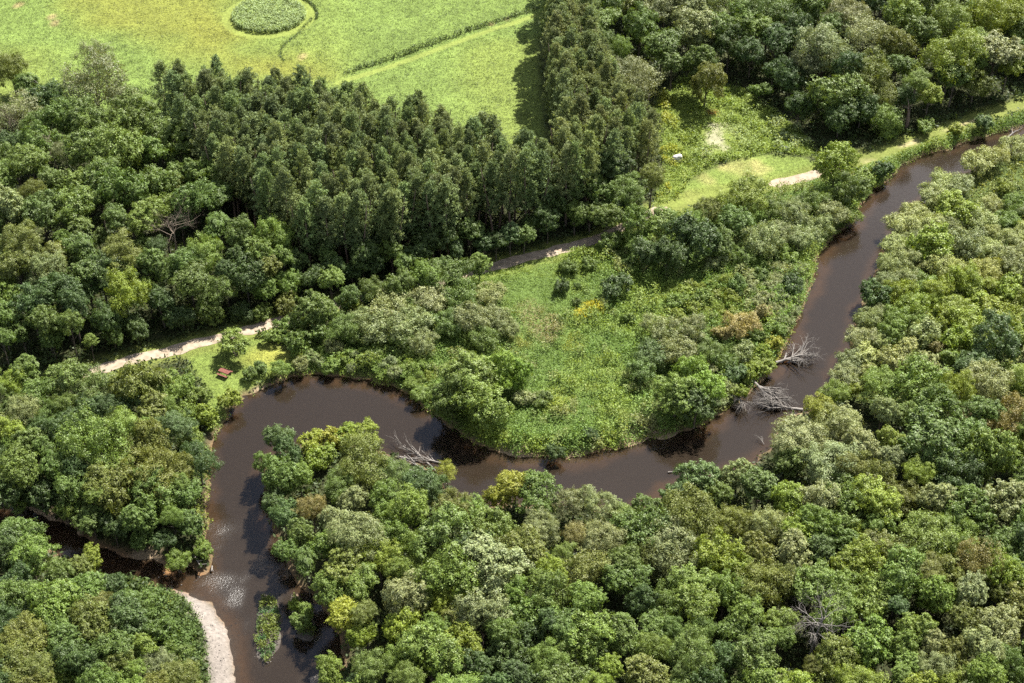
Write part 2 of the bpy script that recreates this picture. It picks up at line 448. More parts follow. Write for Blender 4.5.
def crown_mesh(seed, R=4.0, nl=30, lr=(.15, .36), zr=.85, leaves=16000, size=.125, low=-.8, ratio=.6, flat=.95, fill=.10, up=.38, clump=.30, per=12, ragged=1.5, spread=.54, warp=.11, nsub=3, off=.42):
    """broadleaf crown: a few merged sub-crowns carry lobes, every lobe a shell of leaf clusters, every cluster a handful of leaf sprays. origin at crown centre"""
    global RNG
    RNG = np.random.default_rng(seed)
    subs = []
    az = RNG.uniform(0, 6.283, (2, 6))
    a0 = RNG.uniform(0, 6.283)
    for k in range(nsub):
        a = a0 + 6.283 * k / nsub + RNG.uniform(-.6, .6)
        o = 0 if nsub == 1 else off * R * RNG.uniform(.6, 1.15)
        r = R if nsub == 1 else R * RNG.uniform(.52, .74)
        subs.append((np.array((math.cos(a) * o, math.sin(a) * o, 0 if nsub == 1 else R * zr * RNG.uniform(-.22, .30))), r))
    LC, LR, LD = [], [], []
    tries = 0
    while len(LC) < nl and tries < nl * 40:
        tries += 1
        c, r = subs[RNG.integers(len(subs))]
        d = RNG.normal(size=3); d /= np.linalg.norm(d)
        if d[2] < low or (d[2] < -.25 and RNG.random() < .35): continue
        l = R * (lr[0] + (lr[1] - lr[0]) * RNG.random() ** 1.4)
        p = c + d * (r * RNG.uniform(.86, 1.14) - l * .75) * np.array((1, 1, zr))
        if any(np.linalg.norm((p - q[0]) / np.array((1, 1, zr))) < q[1] * .62 for q in subs if q[0] is not c): continue
        if any(np.linalg.norm(p - q) < .62 * (l + m) for q, m in zip(LC, LR)) and tries < nl * 25: continue
        LC.append(p); LR.append(l); LD.append(d)
    LC, LR, LD = np.array(LC), np.array(LR), np.array(LD)
    area = LR ** 2
    ncl = np.maximum(5, (leaves / per * area / area.sum())).astype(int)
    Cs, Ns, Ts = [], [], []
    for c, r, n, o in zip(LC, LR, ncl, LD):
        q = sphere_dirs(int(n * 2.2))
        q = q[(q @ o + .5 * q[:, 2]) > -.4][:n]
        rr = r * (.86 + ragged * .19 * RNG.normal(size=len(q)).clip(-1.6, 1.5))
        rr = np.where(RNG.random(len(q)) < .16, r * RNG.uniform(1.05, 1.38, len(q)), rr)
        p = q * rr[:, None]
        p[:, 2] *= flat
        nn = q * .9 + np.array((0, 0, up)) + RNG.normal(size=q.shape) * .30
        tone = RNG.uniform(.88, 1.12) * RNG.uniform(.86, 1.14, len(q))
        cp = c + p
        for k, (amp, wl) in enumerate(((warp, .95), (warp * .6, .42))):          # limbs are never round: bend the lobes out of shape
            cp = cp + amp * R * np.stack([np.sin(cp[:, (i + 1) % 3] * 6.283 / (wl * R) + az[k, i]) * np.cos(cp[:, (i + 2) % 3] * 4.4 / (wl * R) + az[k, i + 3]) for i in range(3)], 1)
        C = np.repeat(cp, per, 0); N_ = np.repeat(unit(nn), per, 0)
        f = RNG.normal(size=C.shape) * clump * spread
        f -= N_ * (np.einsum('ij,ij->i', f, N_) * .45)[:, None]
        Cs.append(C + f)
        Ns.append(N_ + RNG.normal(size=C.shape) * .27 + f / clump * .22)
        Ts.append(np.repeat(tone, per) * RNG.uniform(.9, 1.1, len(C)))
    nf = int(leaves * fill)
    for c, r in subs:
        q = sphere_dirs(2 * nf // nsub); q = q[q[:, 2] > low - .2][:nf // nsub]
        p = q * (r * .75 * RNG.random(len(q)) ** .5)[:, None]; p[:, 2] *= zr
        Cs.append(c + p); Ns.append(RNG.normal(size=p.shape) + (0, 0, .3)); Ts.append(RNG.uniform(.8, 1.1, len(p)))
    C, N_, T = np.vstack(Cs), np.vstack(Ns), np.concatenate(Ts)
    hue = RNG.normal(0, .04, len(C))
    tint = np.stack([T * (1 + hue), T, T * (1 - hue)], 1)
    return leaf_mesh('crown', C, N_, size * RNG.uniform(.65, 1.35, len(C)), tint, M_LEAF, ratio)


def pine_mesh(seed, H=9.6, R=2.2):
    """upper crown of a plantation pine; origin at crown base"""
    global RNG
    RNG = np.random.default_rng(seed)
    rnd = random.Random(seed)
    Cs, Ns, Ts = [], [], []
    z = .2
    while z < H:
        t = z / H
        rr = R * (1 - .84 * max(0, (t - .35) / .65) ** 1.6) * (.55 + .45 * min(1, t / .3))
        nb = rnd.randint(5, 7) if t < .9 else 3
        a0 = rnd.uniform(0, 6.28)
        for b in range(nb):
            a = a0 + 6.283 * b / nb + rnd.uniform(-.3, .3)
            L_ = rr * rnd.uniform(.6, 1.15)
            tone = rnd.uniform(.8, 1.2)
            for s in (.38, .68, .9, 1.0):
                if rnd.random() < .12: continue
                x = L_ * s
                c = np.array((math.cos(a) * x + rnd.gauss(0, .14), math.sin(a) * x + rnd.gauss(0, .14), z + .16 * x + .17 * x * x + rnd.gauss(0, .07)))
                n = 22
                q = unit(RNG.normal(size=(n, 3)) + np.array((math.cos(a) * .4, math.sin(a) * .4, .55)))
                Cs.append(c + q * (RNG.uniform(.08, .42, n))[:, None])
                Ns.append(np.cross(q, RNG.normal(size=(n, 3))) + q * .35 + np.array((0, 0, .35)))
                Ts.append(np.full(n, tone) * RNG.uniform(.75, 1.25, n))
        z += rnd.uniform(.62, .9) * (1 if t < .75 else .75)
    C, N_, T = np.vstack(Cs), np.vstack(Ns), np.concatenate(Ts)
    tint = np.stack([T * 1.03, T, T], 1)
    return leaf_mesh('pine_crown', C, N_, .145 * RNG.uniform(.7, 1.3, len(C)), tint, M_NEEDLE, .4)


def trunk_mesh(seed, limbs=7, r=.05, mat=None):
    """unit high trunk (reaches z = 1 at crown centre), limbs fan into the crown"""
    random.seed(seed)
    tb = Tubes(7)
    main = crooked(Vector((0, 0, -.04)), Vector((0, 0, 1)), 1.15, 6, .05)
    tb.add(main, [r * k for k in (1.35, 1.0, .9, .8, .65, .5, .3)])
    for i in range(limbs):
        k = random.uniform(.5, .95) * 5
        j = int(k)
        a = 6.283 * i / limbs + random.uniform(-.4, .4)
        d = Vector((math.cos(a), math.sin(a), random.uniform(.35, .9)))
        tb.add(crooked(main[j], d, random.uniform(.3, .5), 4, .12), [r * v for v in (.5, .4, .3, .2, .1)])
    return tb.mesh('trunk', mat or M_BARK)


def stem_mesh(seed):
    random.seed(seed)
    tb = Tubes(5)
    for i in range(7):
        a = 6.283 * i / 7 + random.uniform(-.3, .3)
        tb.add(crooked(Vector((.05 * math.cos(a), .05 * math.sin(a), -.1)), Vector((math.cos(a) * .5, math.sin(a) * .5, 1)), 1.2, 4, .12), [.035, .03, .024, .016, .008])
    return tb.mesh('stem', M_BARK)


CROWNS = {
    'round': [crown_mesh(100 + i, nl=30 + 4 * (i % 4), nsub=2 + i % 3, zr=(.95, 1.1, 1.3)[i % 3], leaves=15500) for i in range(10)],
    'fine': [crown_mesh(200 + i, nl=44, lr=(.11, .30), leaves=17000, size=.11, zr=(.85, 1.0, 1.2)[i % 3], ratio=.46, clump=.36, per=14, ragged=1.6, spread=.56, nsub=3 + i % 2, off=.45) for i in range(8)],
    'clumpy': [crown_mesh(300 + i, nl=62, lr=(.11, .21), leaves=16000, size=.125, zr=1.1, ragged=1.0, up=.55, clump=.24, nsub=2 + i % 2, off=.35) for i in range(5)],
    'ball': [crown_mesh(400 + i, nl=26, lr=(.20, .32), leaves=18000, size=.115, zr=1.1, ragged=.75, clump=.28, per=16, nsub=3) for i in range(3)],
    'sparse': [crown_mesh(500 + i, nl=44, lr=(.10, .22), leaves=6500, size=.10, zr=1.1, ragged=1.8, fill=.3, spread=.95, nsub=4) for i in range(4)],
    'shrub': [crown_mesh(600 + i, R=2.0, nl=22, lr=(.16, .36), leaves=6500, size=.10, zr=.8, clump=.22, nsub=2 + i % 2) for i in range(6)],
    'willow': [crown_mesh(700 + i, R=2.0, nl=34, lr=(.12, .28), leaves=8000, size=.088, zr=.62, ratio=.42, clump=.26, per=16, ragged=1.6, spread=.6, nsub=4, off=.5) for i in range(7)],
}
CROWN_R = {k: 4.0 for k in CROWNS}; CROWN_R['shrub'] = CROWN_R['willow'] = 2.0
PINES = [pine_mesh(800 + i) for i in range(7)]
TRUNKS = [trunk_mesh(900 + i) for i in range(5)]
PTRUNKS = [trunk_mesh(950 + i, limbs=0, r=.012, mat=M_PINEBARK) for i in range(2)]
STEMS = [stem_mesh(970 + i) for i in range(3)]

PAL = {  # albedo, words for labels
    'mid': ((.074, .120, .027), 'mid green'), 'dark': ((.044, .079, .022), 'dark green'), 'light': ((.100, .157, .031), 'light green'),
    'yel': ((.165, .195, .024), 'bright yellow'), 'olive': ((.096, .120, .026), 'olive'), 'pale': ((.142, .178, .082), 'pale green'),
    'blue': ((.066, .112, .040), 'bluish green'), 'rust': ((.122, .114, .034), 'rusty brown'), 'grey': ((.112, .138, .066), 'greyish'),
    'silver': ((.188, .228, .090), 'silvery green'), 'vivid': ((.112, .190, .026), 'vivid green'), 'lime': ((.128, .180, .024), 'yellowish green'), 'tan': ((.195, .185, .085), 'straw coloured'),
}
REG = []        # every tree and shrub: dict(px, py, r, root, noun, key)


def plant(px, py, r, key='mid', fam='round', hc=None, noun='tree', label=None, tall=1.0, group=None):
    """r: crown radius in photo pixels; hc: height of the crown centre above the ground"""
    low = fam in ('shrub', 'willow')
    if hc is None:
        hc = (.22 * r / 7 + .5) if low else 6.0
    x, y = at(px, py, hc)
    R = r / pxm(x, y, hc)
    while not low and ((100 < px < 305 and 225 < py < 345) or (838 < px and 50 < py < 138)) and hc > .95 * R:       # edge trees whose shade stops at the sunlit path
        tip = np.array([[x, y]]) + np.array((-.443, -.61)) * hc + np.array((0, -1.2 * R))
        line = np.interp(tip[0, 0], PATH[:, 0], PATH[:, 1])
        if tip[0, 1] > line + .3: break
        hc -= .25; x, y = at(px, py, hc)
    if low and hc < .45 * R: hc = .45 * R; x, y = at(px, py, hc)
    gz, d = ground_z(x, y)
    gz = max(gz, WATER_Z - .3)
    name = {'tree': {'fine': 'feathery_tree', 'clumpy': 'knobbly_tree'}.get(fam, 'broadleaf_tree' if r > 13 else 'sapling'), 'shrub': 'shrub', 'willow': 'willow_shrub'}[noun]
    o = root(name, (x, y, gz), random.uniform(0, 6.28))
    s = R / CROWN_R[fam] * (1.05 if low else 1.13)
    c = bpy.data.objects.new('foliage' if low else 'crown', random.choice(CROWNS[fam]))
    c.location = (0, 0, hc - gz); c.rotation_euler = (random.uniform(-.12, .12), random.uniform(-.12, .12), 0)
    c.scale = (s * random.uniform(.88, 1.14), s * random.uniform(.88, 1.14), s * tall * random.uniform(.85, 1.15))
    b = np.array(PAL[key][0]) * random.uniform(.9, 1.12) * np.array((random.uniform(.93, 1.07), 1, random.uniform(.9, 1.1)))
    c.color = (*(b * np.array((1.10, 1.03, .80))), 1)
    link(c, o)
    if low:
        t = bpy.data.objects.new('stem', random.choice(STEMS)); k = (hc - gz); t.scale = (R * .8, R * .8, k)
    else:
        t = bpy.data.objects.new('trunk', random.choice(TRUNKS)); k = (hc - gz); t.scale = (R * 1.1, R * 1.1, k)
    link(t, o)
    REG.append(dict(px=px, py=py, r=r, root=o, noun=noun, key=key, label=label, group=group, fam=fam, base=(x, y)))
    return o

# ------------------------------------------------------------------ trees and shrubs singled out in the photograph: px, py, radius, colour, crown family, height of crown centre, noun, own label
T, S, W = 'tree', 'shrub', 'willow'
HAND = [
    # field edge and upper left wood
    (95, 56, 17, 'grey', 'sparse', 4.0, T, 'lone grey green vase-shaped tree standing out against the bright field'),
    (98, 92, 30, 'grey', 'sparse', 7.0, T, 'large wispy grey tree with thin foliage at the field edge'),
    (10, 66, 18, 'olive', 'fine', 6, T), (26, 84, 15, 'mid', 'round', 6, T), (16, 112, 22, 'grey', 'sparse', 8, T, 'thin pale tree with bare upper branches at the picture edge below the field'),
    (46, 102, 18, 'dark', 'round', 7, T), (122, 98, 18, 'grey', 'sparse', 6, T, 'wispy olive grey tree beside the large thin grey tree'),
    (148, 106, 9, 'mid', 'shrub', .9, S, 'small round bush on the grass strip between wood and pine plantation'), (62, 120, 18, 'mid', 'round', 8, T),
    (92, 124, 17, 'mid', 'round', 8, T), (130, 124, 19, 'mid', 'round', 8, T), (158, 128, 17, 'mid', 'round', 7, T), (10, 142, 16, 'dark', 'round', 8, T), (40, 142, 17, 'mid', 'round', 8, T),
    (64, 150, 12, 'grey', 'sparse', 8, T), (30, 162, 17, 'light', 'round', 9, T), (52, 174, 15, 'mid', 'round', 9, T), (76, 178, 14, 'light', 'clumpy', 9, T), (35, 190, 14, 'olive', 'fine', 9, T),
    (8, 208, 20, 'pale', 'clumpy', 9, T), (42, 212, 18, 'mid', 'round', 9, T), (76, 206, 20, 'light', 'round', 9, T), (92, 150, 22, 'mid', 'round', 9, T), (120, 150, 22, 'light', 'round', 9, T),
    (150, 150, 20, 'light', 'round', 8, T), (182, 142, 17, 'mid', 'round', 8, T), (102, 174, 19, 'mid', 'round', 9, T), (126, 192, 22, 'mid', 'round', 9, T), (160, 178, 20, 'mid', 'round', 9, T), (184, 170, 16, 'mid', 'clumpy', 9, T),
    (162, 208, 19, 'light', 'round', 9, T), (194, 202, 18, 'mid', 'round', 9, T), (116, 220, 15, 'mid', 'round', 8, T), (146, 224, 13, 'light', 'round', 8, T), (25, 242, 18, 'olive', 'fine', 9, T), (52, 258, 19, 'olive', 'round', 9, T),
    (82, 250, 18, 'mid', 'round', 9, T), (120, 252, 18, 'olive', 'fine', 9, T), (100, 268, 16, 'dark', 'round', 8, T), (152, 262, 14, 'mid', 'clumpy', 8, T), (192, 258, 18, 'mid', 'round', 8, T),
    (215, 150, 16, 'dark', 'round', 8, T), (238, 156, 12, 'blue', 'clumpy', 8, T, 'small bluish green tree lit against the shaded west flank of the pines'), (210, 178, 17, 'light', 'round', 8, T), (246, 174, 11, 'mid', 'clumpy', 8, T),
    (216, 197, 15, 'mid', 'round', 8, T), (226, 168, 12, 'mid', 'round', 8, T), (275, 232, 18, 'light', 'fine', 8, T, 'round light green tree standing in front of the dark foot of the pines'),
    (217, 226, 15, 'mid', 'round', 8, T), (240, 240, 15, 'mid', 'round', 8, T), (205, 250, 18, 'light', 'fine', 8, T), (350, 234, 15, 'blue', 'clumpy', 6.5, T, 'knobbly bluish tree in the shade before the plantation'),
    (330, 256, 9, 'mid', 'clumpy', 5, T), (385, 238, 12, 'dark', 'clumpy', 5, T), (50, 268, 19, 'pale', 'fine', 9, T), (18, 268, 17, 'olive', 'round', 9, T), (86, 276, 18, 'mid', 'clumpy', 8, T),
    (126, 296, 22, 'lime', 'fine', 8, T, 'tall yellowish green tree on the shaded wood edge above the path'), (190, 280, 17, 'mid', 'round', 8, T), (160, 300, 17, 'dark', 'round', 7, T), (20, 328, 15, 'mid', 'clumpy', 5, T), (50, 335, 12, 'mid', 'clumpy', 4.5, T, 'small tree with one orange yellow spray in the wood shade'),
    (90, 341, 7, 'light', 'clumpy', 4, T), (136, 330, 14, 'dark', 'round', 4.5, T), (182, 318, 14, 'dark', 'round', 5, T), (72, 305, 18, 'dark', 'round', 7, T), (30, 300, 18, 'dark', 'round', 7, T), (105, 318, 15, 'dark', 'round', 6, T),
    (215, 286, 19, 'mid', 'fine', 7.5, T), (246, 276, 17, 'dark', 'round', 7, T), (208, 312, 14, 'mid', 'round', 5, T), (265, 288, 12, 'light', 'round', 6, T), (286, 284, 14, 'light', 'round', 6, T), (262, 311, 10, 'light', 'clumpy', 4, T), (243, 313, 11, 'dark', 'round', 4, T),
    (311, 306, 18, 'mid', 'clumpy', 4.5, T, 'rounded mid green tree overhanging the path between lawn and plantation'), (330, 276, 13, 'light', 'clumpy', 5, T), (350, 303, 10, 'lime', 'shrub', 2, S, 'small yellowish bush where the path leaves the tree shade'),
    (370, 298, 10, 'blue', 'shrub', 2, S), (234, 342, 14, 'light', 'shrub', 2.5, T, 'single round tree on the mown lawn casting shade towards the picnic table'),
    (272, 337, 9, 'light', 'shrub', 1.0, S), (297, 341, 12, 'mid', 'shrub', 2, S), (340, 330, 15, 'mid', 'fine', 3, T), (334, 347, 10, 'pale', 'shrub', 1.3, S), (282, 369, 10, 'light', 'willow', 1.4, W, 'yellowish willow bush leaning over the pond end of the river by the lawn'),
    (262, 367, 7, 'mid', 'shrub', .7, S), (250, 376, 8, 'mid', 'shrub', .6, S), (320, 333, 12, 'mid', 'shrub', 2, S), (388, 306, 20, 'pale', 'willow', 3, W), (364, 318, 14, 'pale', 'willow', 2.4, W), (380, 328, 20, 'pale', 'willow', 3, W), (352, 332, 14, 'mid', 'willow', 2, W), (395, 352, 8, 'mid', 'shrub', .8, S),
    (230, 400, 11, 'lime', 'shrub', 1.1, S, 'low yellowish bush on the river bank just below the picnic table'), (405, 300, 14, 'mid', 'willow', 2.4, W),
    (200, 396, 11, 'light', 'shrub', 1.1, S), (186, 384, 12, 'light', 'shrub', 1.2, S), (210, 418, 13, 'lime', 'shrub', 1.2, S), (192, 440, 14, 'light', 'shrub', 1.6, S),
    (400, 287, 15, 'mid', 'round', 3.8, T), (374, 292, 13, 'mid', 'fine', 3.2, T), (422, 276, 14, 'light', 'round', 4, T), (348, 298, 12, 'mid', 'round', 3.0, T), (322, 312, 13, 'mid', 'round', 3.2, T), (300, 322, 11, 'mid', 'shrub', 2, S), (284, 326, 9, 'light', 'shrub', 1.4, S), (446, 268, 11, 'mid', 'clumpy', 3.6, T), (412, 296, 13, 'pale', 'willow', 2.4, W),
    (310, 275, 13, 'dark', 'round', 4.5, T), (336, 266, 13, 'dark', 'round', 4.5, T), (362, 258, 14, 'dark', 'round', 5, T), (392, 252, 13, 'mid', 'clumpy', 4.6, T), (416, 256, 12, 'dark', 'round', 4, T), (440, 238, 13, 'dark', 'round', 5, T), (470, 232, 13, 'mid', 'clumpy', 4.8, T), (496, 240, 11, 'dark', 'round', 3.8, T), (524, 232, 12, 'mid', 'clumpy', 4, T), (548, 220, 12, 'dark', 'round', 4.4, T), (575, 212, 12, 'mid', 'round', 4.4, T), (372, 238, 12, 'dark', 'round', 5.4, T), (320, 246, 12, 'dark', 'round', 5.4, T), (412, 230, 12, 'dark', 'clumpy', 5.4, T), (606, 216, 13, 'mid', 'round', 4.4, T),
    # willows in the middle of the meadow
    (436, 277, 16, 'mid', 'fine', 3.6, T), (458, 272, 14, 'mid', 'round', 3.6, T), (479, 265, 11, 'light', 'clumpy', 3.2, T, 'small light green tree beside the bend where the gravel path reappears'), (430, 300, 18, 'pale', 'willow', 3, W), (460, 296, 18, 'mid', 'willow', 3, W), (488, 294, 14, 'pale', 'willow', 2.6, W),
    (414, 320, 18, 'pale', 'willow', 3, W), (424, 342, 14, 'pale', 'willow', 2.4, W), (448, 322, 15, 'mid', 'willow', 2.6, W), (472, 320, 18, 'pale', 'willow', 3, W), (496, 316, 14, 'pale', 'willow', 2.4, W), (484, 340, 15, 'mid', 'willow', 2.4, W), (508, 328, 12, 'pale', 'willow', 1.8, W), (400, 336, 14, 'mid', 'willow', 2.4, W),
    (466, 378, 26, 'light', 'ball', 4.6, T, 'billowing light green tree, topmost of the big meadow clump'), (497, 372, 22, 'vivid', 'ball', 4, T, 'billowing vivid green tree, inner one of the big meadow clump'), (482, 400, 26, 'light', 'ball', 4.4, T, 'billowing tree nearest the water in the big meadow clump'),
    (452, 396, 21, 'mid', 'ball', 4, T, 'billowing tree with dark river shade beneath in the meadow clump'), (518, 374, 15, 'vivid', 'ball', 3, T, 'smaller billowing tree on the meadow flank of the big clump'), (541, 399, 10, 'mid', 'shrub', 1, S, 'low bush alone on the meadow beside the billowing clump'), (524, 398, 11, 'pale', 'shrub', 1, S),
    (568, 267, 9, 'mid', 'shrub', 1.1, S), (589, 264, 8, 'mid', 'shrub', 1, S), (561, 287, 9, 'dark', 'shrub', 1.2, S), (578, 285, 4, 'mid', 'shrub', .5, S), (576, 302, 5, 'mid', 'shrub', .6, S), (616, 287, 14, 'dark', 'shrub', 1.9, S, 'solitary dark round bush on the meadow right of the yellow flowers'),
    (590, 434, 8, 'dark', 'shrub', .8, S, 'small dark bush on the meadow rim above the river bend'), (555, 452, 8, 'dark', 'shrub', .5, S), (628, 318, 7, 'mid', 'shrub', .6, S),
    # strip between clearing and river
    (613, 240, 11, 'mid', 'shrub', 2, S), (640, 221, 16, 'light', 'round', 4.5, T), (662, 225, 15, 'light', 'round', 4.5, T), (690, 234, 22, 'dark', 'round', 5.5, T, 'broad dark tree shading the meadow below the clearing'), (668, 252, 17, 'dark', 'round', 4.5, T), (648, 247, 15, 'dark', 'round', 4.2, T), (630, 262, 9, 'mid', 'shrub', 1, S),
    (741, 198, 22, 'lime', 'fine', 4.5, T, 'yellowish tree on the near rim of the mown clearing'), (709, 206, 12, 'olive', 'fine', 4, T), (733, 218, 15, 'mid', 'round', 4, T), (762, 240, 18, 'pale', 'willow', 2.8, W), (782, 232, 16, 'pale', 'willow', 2.6, W), (771, 206, 13, 'mid', 'willow', 2.4, W), (796, 214, 15, 'pale', 'willow', 2.6, W),
    (802, 238, 15, 'pale', 'willow', 2.4, W), (716, 262, 10, 'pale', 'shrub', 1.2, S), (722, 244, 14, 'mid', 'round', 3, T), (744, 254, 12, 'mid', 'willow', 1.8, W), (835, 168, 20, 'lime', 'round', 4.5, T, 'yellowish tree standing over the path between clearing and river'), (846, 190, 16, 'mid', 'round', 3.5, T), (814, 202, 14, 'mid', 'willow', 2.4, W), (831, 212, 15, 'pale', 'willow', 2.4, W), (850, 214, 11, 'light', 'willow', 1.6, W),
    (884, 169, 10, 'dark', 'shrub', 1.6, S, 'dark bluish bush overhanging the upper river from the path bank'), (862, 180, 13, 'light', 'shrub', 1.4, S), (820, 226, 12, 'pale', 'willow', 1.6, W), (786, 256, 12, 'light', 'shrub', 1.2, S),
    (738, 290, 12, 'mid', 'shrub', 1.6, S, 'round mid green bush among the meadow shrubs near the river reach'), (793, 284, 12, 'dark', 'shrub', 1.6, S, 'dark bush close to the straight river reach'), (760, 276, 9, 'mid', 'shrub', 1, S), (700, 298, 12, 'light', 'shrub', 1.2, S), (676, 302, 11, 'light', 'shrub', 1.2, S),
    (742, 326, 15, 'tan', 'willow', 1.8, W, 'straw coloured dying bush between meadow shrubs and river'), (722, 334, 10, 'tan', 'shrub', 1.3, S, 'small straw coloured bush left of the dying one'), (764, 312, 10, 'tan', 'shrub', 1.2, S),
    (690, 330, 18, 'pale', 'willow', 2.2, W), (660, 330, 16, 'pale', 'willow', 2, W), (676, 350, 18, 'pale', 'willow', 2.2, W), (650, 352, 16, 'blue', 'willow', 2.2, W), (640, 372, 14, 'mid', 'willow', 2, W), (708, 350, 14, 'mid', 'willow', 2, W), (744, 352, 12, 'pale', 'shrub', 1.4, S), (724, 360, 13, 'mid', 'willow', 1.6, W), (756, 338, 11, 'mid', 'shrub', 1.2, S), (775, 330, 11, 'light', 'shrub', 1, S),
    (690, 370, 21, 'vivid', 'ball', 4.6, T, 'glowing yellowish green tree crowning the dark clump by the river'), (708, 388, 19, 'vivid', 'ball', 4, T, 'billowing tree hanging over the bare branches by the bank'), (676, 396, 20, 'light', 'ball', 4, T, 'billowing tree over dark shade at the river edge'), (696, 404, 18, 'dark', 'ball', 3.4, T, 'dark billowing tree lowest in the river clump'),
    (736, 374, 12, 'blue', 'shrub', 1.3, S), (750, 372, 9, 'lime', 'shrub', .9, S), (762, 354, 10, 'lime', 'shrub', .9, S), (772, 344, 9, 'yel', 'shrub', .8, S), (738, 392, 9, 'lime', 'shrub', .7, S),
    (604, 20, 15, 'light', 'round', 7.5, T), (612, 92, 14, 'mid', 'fine', 6.5, T), (622, 118, 15, 'olive', 'fine', 6.5, T), (640, 140, 15, 'mid', 'round', 6, T), (598, 40, 12, 'mid', 'fine', 7.5, T),
    # opening in the upper right wood
    (641, 84, 21, 'grey', 'sparse', 5.0, T, 'grey half-bare round tree right of the tall pines'), (630, 70, 14, 'grey', 'sparse', 5.0, T), (706, 84, 17, 'olive', 'round', 4.6, T, 'single olive tree casting a dark shadow in the weedy clearing'), (760, 90, 10, 'mid', 'shrub', 2.4, T),
    (832, 88, 27, 'mid', 'round', 7, T), (825, 46, 24, 'pale', 'fine', 9, T), (806, 56, 16, 'grey', 'fine', 8, T), (870, 70, 22, 'olive', 'fine', 8, T), (880, 92, 17, 'olive', 'fine', 6, T), (886, 122, 18, 'light', 'fine', 5, T, 'light green tree at the dark wood edge beside the pinkish trunk'),
    (912, 68, 11, 'lime', 'clumpy', 7, T), (930, 92, 15, 'lime', 'clumpy', 6, T, 'yellowish green tree beside the pinkish bare trunk'), (952, 52, 24, 'lime', 'fine', 9, T), (998, 46, 22, 'pale', 'clumpy', 9, T, 'pale knobbly tree rising over the shaded path bend'), (975, 84, 14, 'olive', 'round', 7, T), (1010, 60, 14, 'lime', 'round', 8, T), (1000, 14, 24, 'lime', 'fine', 9, T),
    (922, 34, 18, 'mid', 'clumpy', 9, T), (950, 22, 22, 'light', 'fine', 9, T), (866, 36, 20, 'pale', 'sparse', 9, T), (850, 14, 20, 'grey', 'fine', 9, T), (902, 16, 20, 'light', 'round', 9, T), (925, 126, 10, 'light', 'shrub', 1.6, S), (985, 122, 11, 'blue', 'shrub', 1.6, S), (958, 130, 9, 'lime', 'shrub', 1, S),
    (640, 25, 17, 'mid', 'round', 7, T), (690, 28, 20, 'pale', 'round', 8, T), (716, 28, 16, 'mid', 'round', 7.5, T), (662, 44, 17, 'mid', 'round', 7, T), (700, 62, 18, 'mid', 'clumpy', 6, T), (672, 64, 14, 'mid', 'clumpy', 5.5, T), (770, 8, 22, 'mid', 'fine', 9, T), (620, 45, 13, 'light', 'fine', 7, T), (604, 64, 12, 'lime', 'fine', 6, T),
    (730, 40, 14, 'dark', 'round', 6.5, T), (752, 50, 14, 'dark', 'round', 6, T), (776, 40, 16, 'dark', 'round', 7, T), (790, 78, 16, 'dark', 'round', 5, T), (800, 104, 15, 'dark', 'round', 4.5, T), (840, 118, 15, 'dark', 'round', 4, T), (862, 108, 15, 'dark', 'round', 4.5, T), (905, 96, 12, 'dark', 'round', 5, T), (774, 66, 14, 'dark', 'round', 5, T),
    # right foot of the tall pines
    (585, 160, 18, 'dark', 'round', 8, T), (612, 165, 18, 'dark', 'clumpy', 8, T), (600, 190, 16, 'mid', 'clumpy', 6.5, T), (570, 186, 14, 'mid', 'round', 6, T), (556, 206, 13, 'dark', 'round', 4.5, T), (590, 210, 13, 'mid', 'clumpy', 4.5, T), (630, 192, 16, 'mid', 'fine', 6, T), (652, 176, 14, 'olive', 'fine', 6, T), (535, 222, 10, 'dark', 'round', 3.5, T), (620, 208, 10, 'dark', 'round', 3.5, T),
    (450, 218, 13, 'blue', 'clumpy', 5.5, T), (405, 262, 12, 'mid', 'round', 4.5, T), (510, 234, 11, 'blue', 'clumpy', 4, T), (484, 244, 10, 'dark', 'clumpy', 3.5, T), (428, 244, 12, 'dark', 'round', 4.5, T), (375, 262, 11, 'dark', 'clumpy', 4, T), (300, 262, 11, 'dark', 'round', 4.5, T), (352, 272, 10, 'dark', 'round', 3.5, T), (456, 250, 10, 'dark', 'round', 3, T),
    # thicket on the far right bank
    (978, 162, 17, 'silver', 'willow', 2.4, W, 'large pale grey willow bush alone on the upper right bank'), (994, 158, 14, 'silver', 'willow', 2.2, W), (1015, 146, 13, 'silver', 'willow', 2, W), (944, 181, 14, 'silver', 'willow', 1.8, W), (960, 184, 14, 'pale', 'willow', 1.8, W), (934, 196, 14, 'silver', 'willow', 1.8, W), (954, 208, 17, 'lime', 'shrub', 2.4, S),
    (918, 211, 14, 'silver', 'willow', 1.8, W), (904, 226, 14, 'silver', 'willow', 1.8, W), (928, 226, 14, 'silver', 'willow', 1.8, W), (894, 243, 13, 'silver', 'willow', 1.8, W), (934, 244, 21, 'lime', 'shrub', 2.8, S, 'bright yellowish bush standing over the paler riverside thicket'), (888, 262, 13, 'silver', 'willow', 1.8, W), (874, 294, 15, 'dark', 'shrub', 1.8, S, 'dark bush leaning over the water on the right bank'),
    (905, 275, 14, 'pale', 'willow', 1.8, W), (868, 318, 13, 'pale', 'willow', 1.6, W), (862, 338, 14, 'pale', 'willow', 1.8, W), (850, 358, 13, 'pale', 'willow', 1.8, W), (846, 376, 14, 'pale', 'willow', 1.8, W), (958, 305, 14, 'lime', 'willow', 1.8, W), (1000, 348, 24, 'dark', 'round', 4, T, 'dark round tree half in shade rising from the right bank thicket'), (975, 366, 17, 'dark', 'round', 3.5, T),
    (1004, 188, 9, 'lime', 'shrub', .7, S), (940, 348, 9, 'rust', 'shrub', 1.2, S, 'small rusty bush inside the pale right bank thicket'),
    # big crowns at lower right
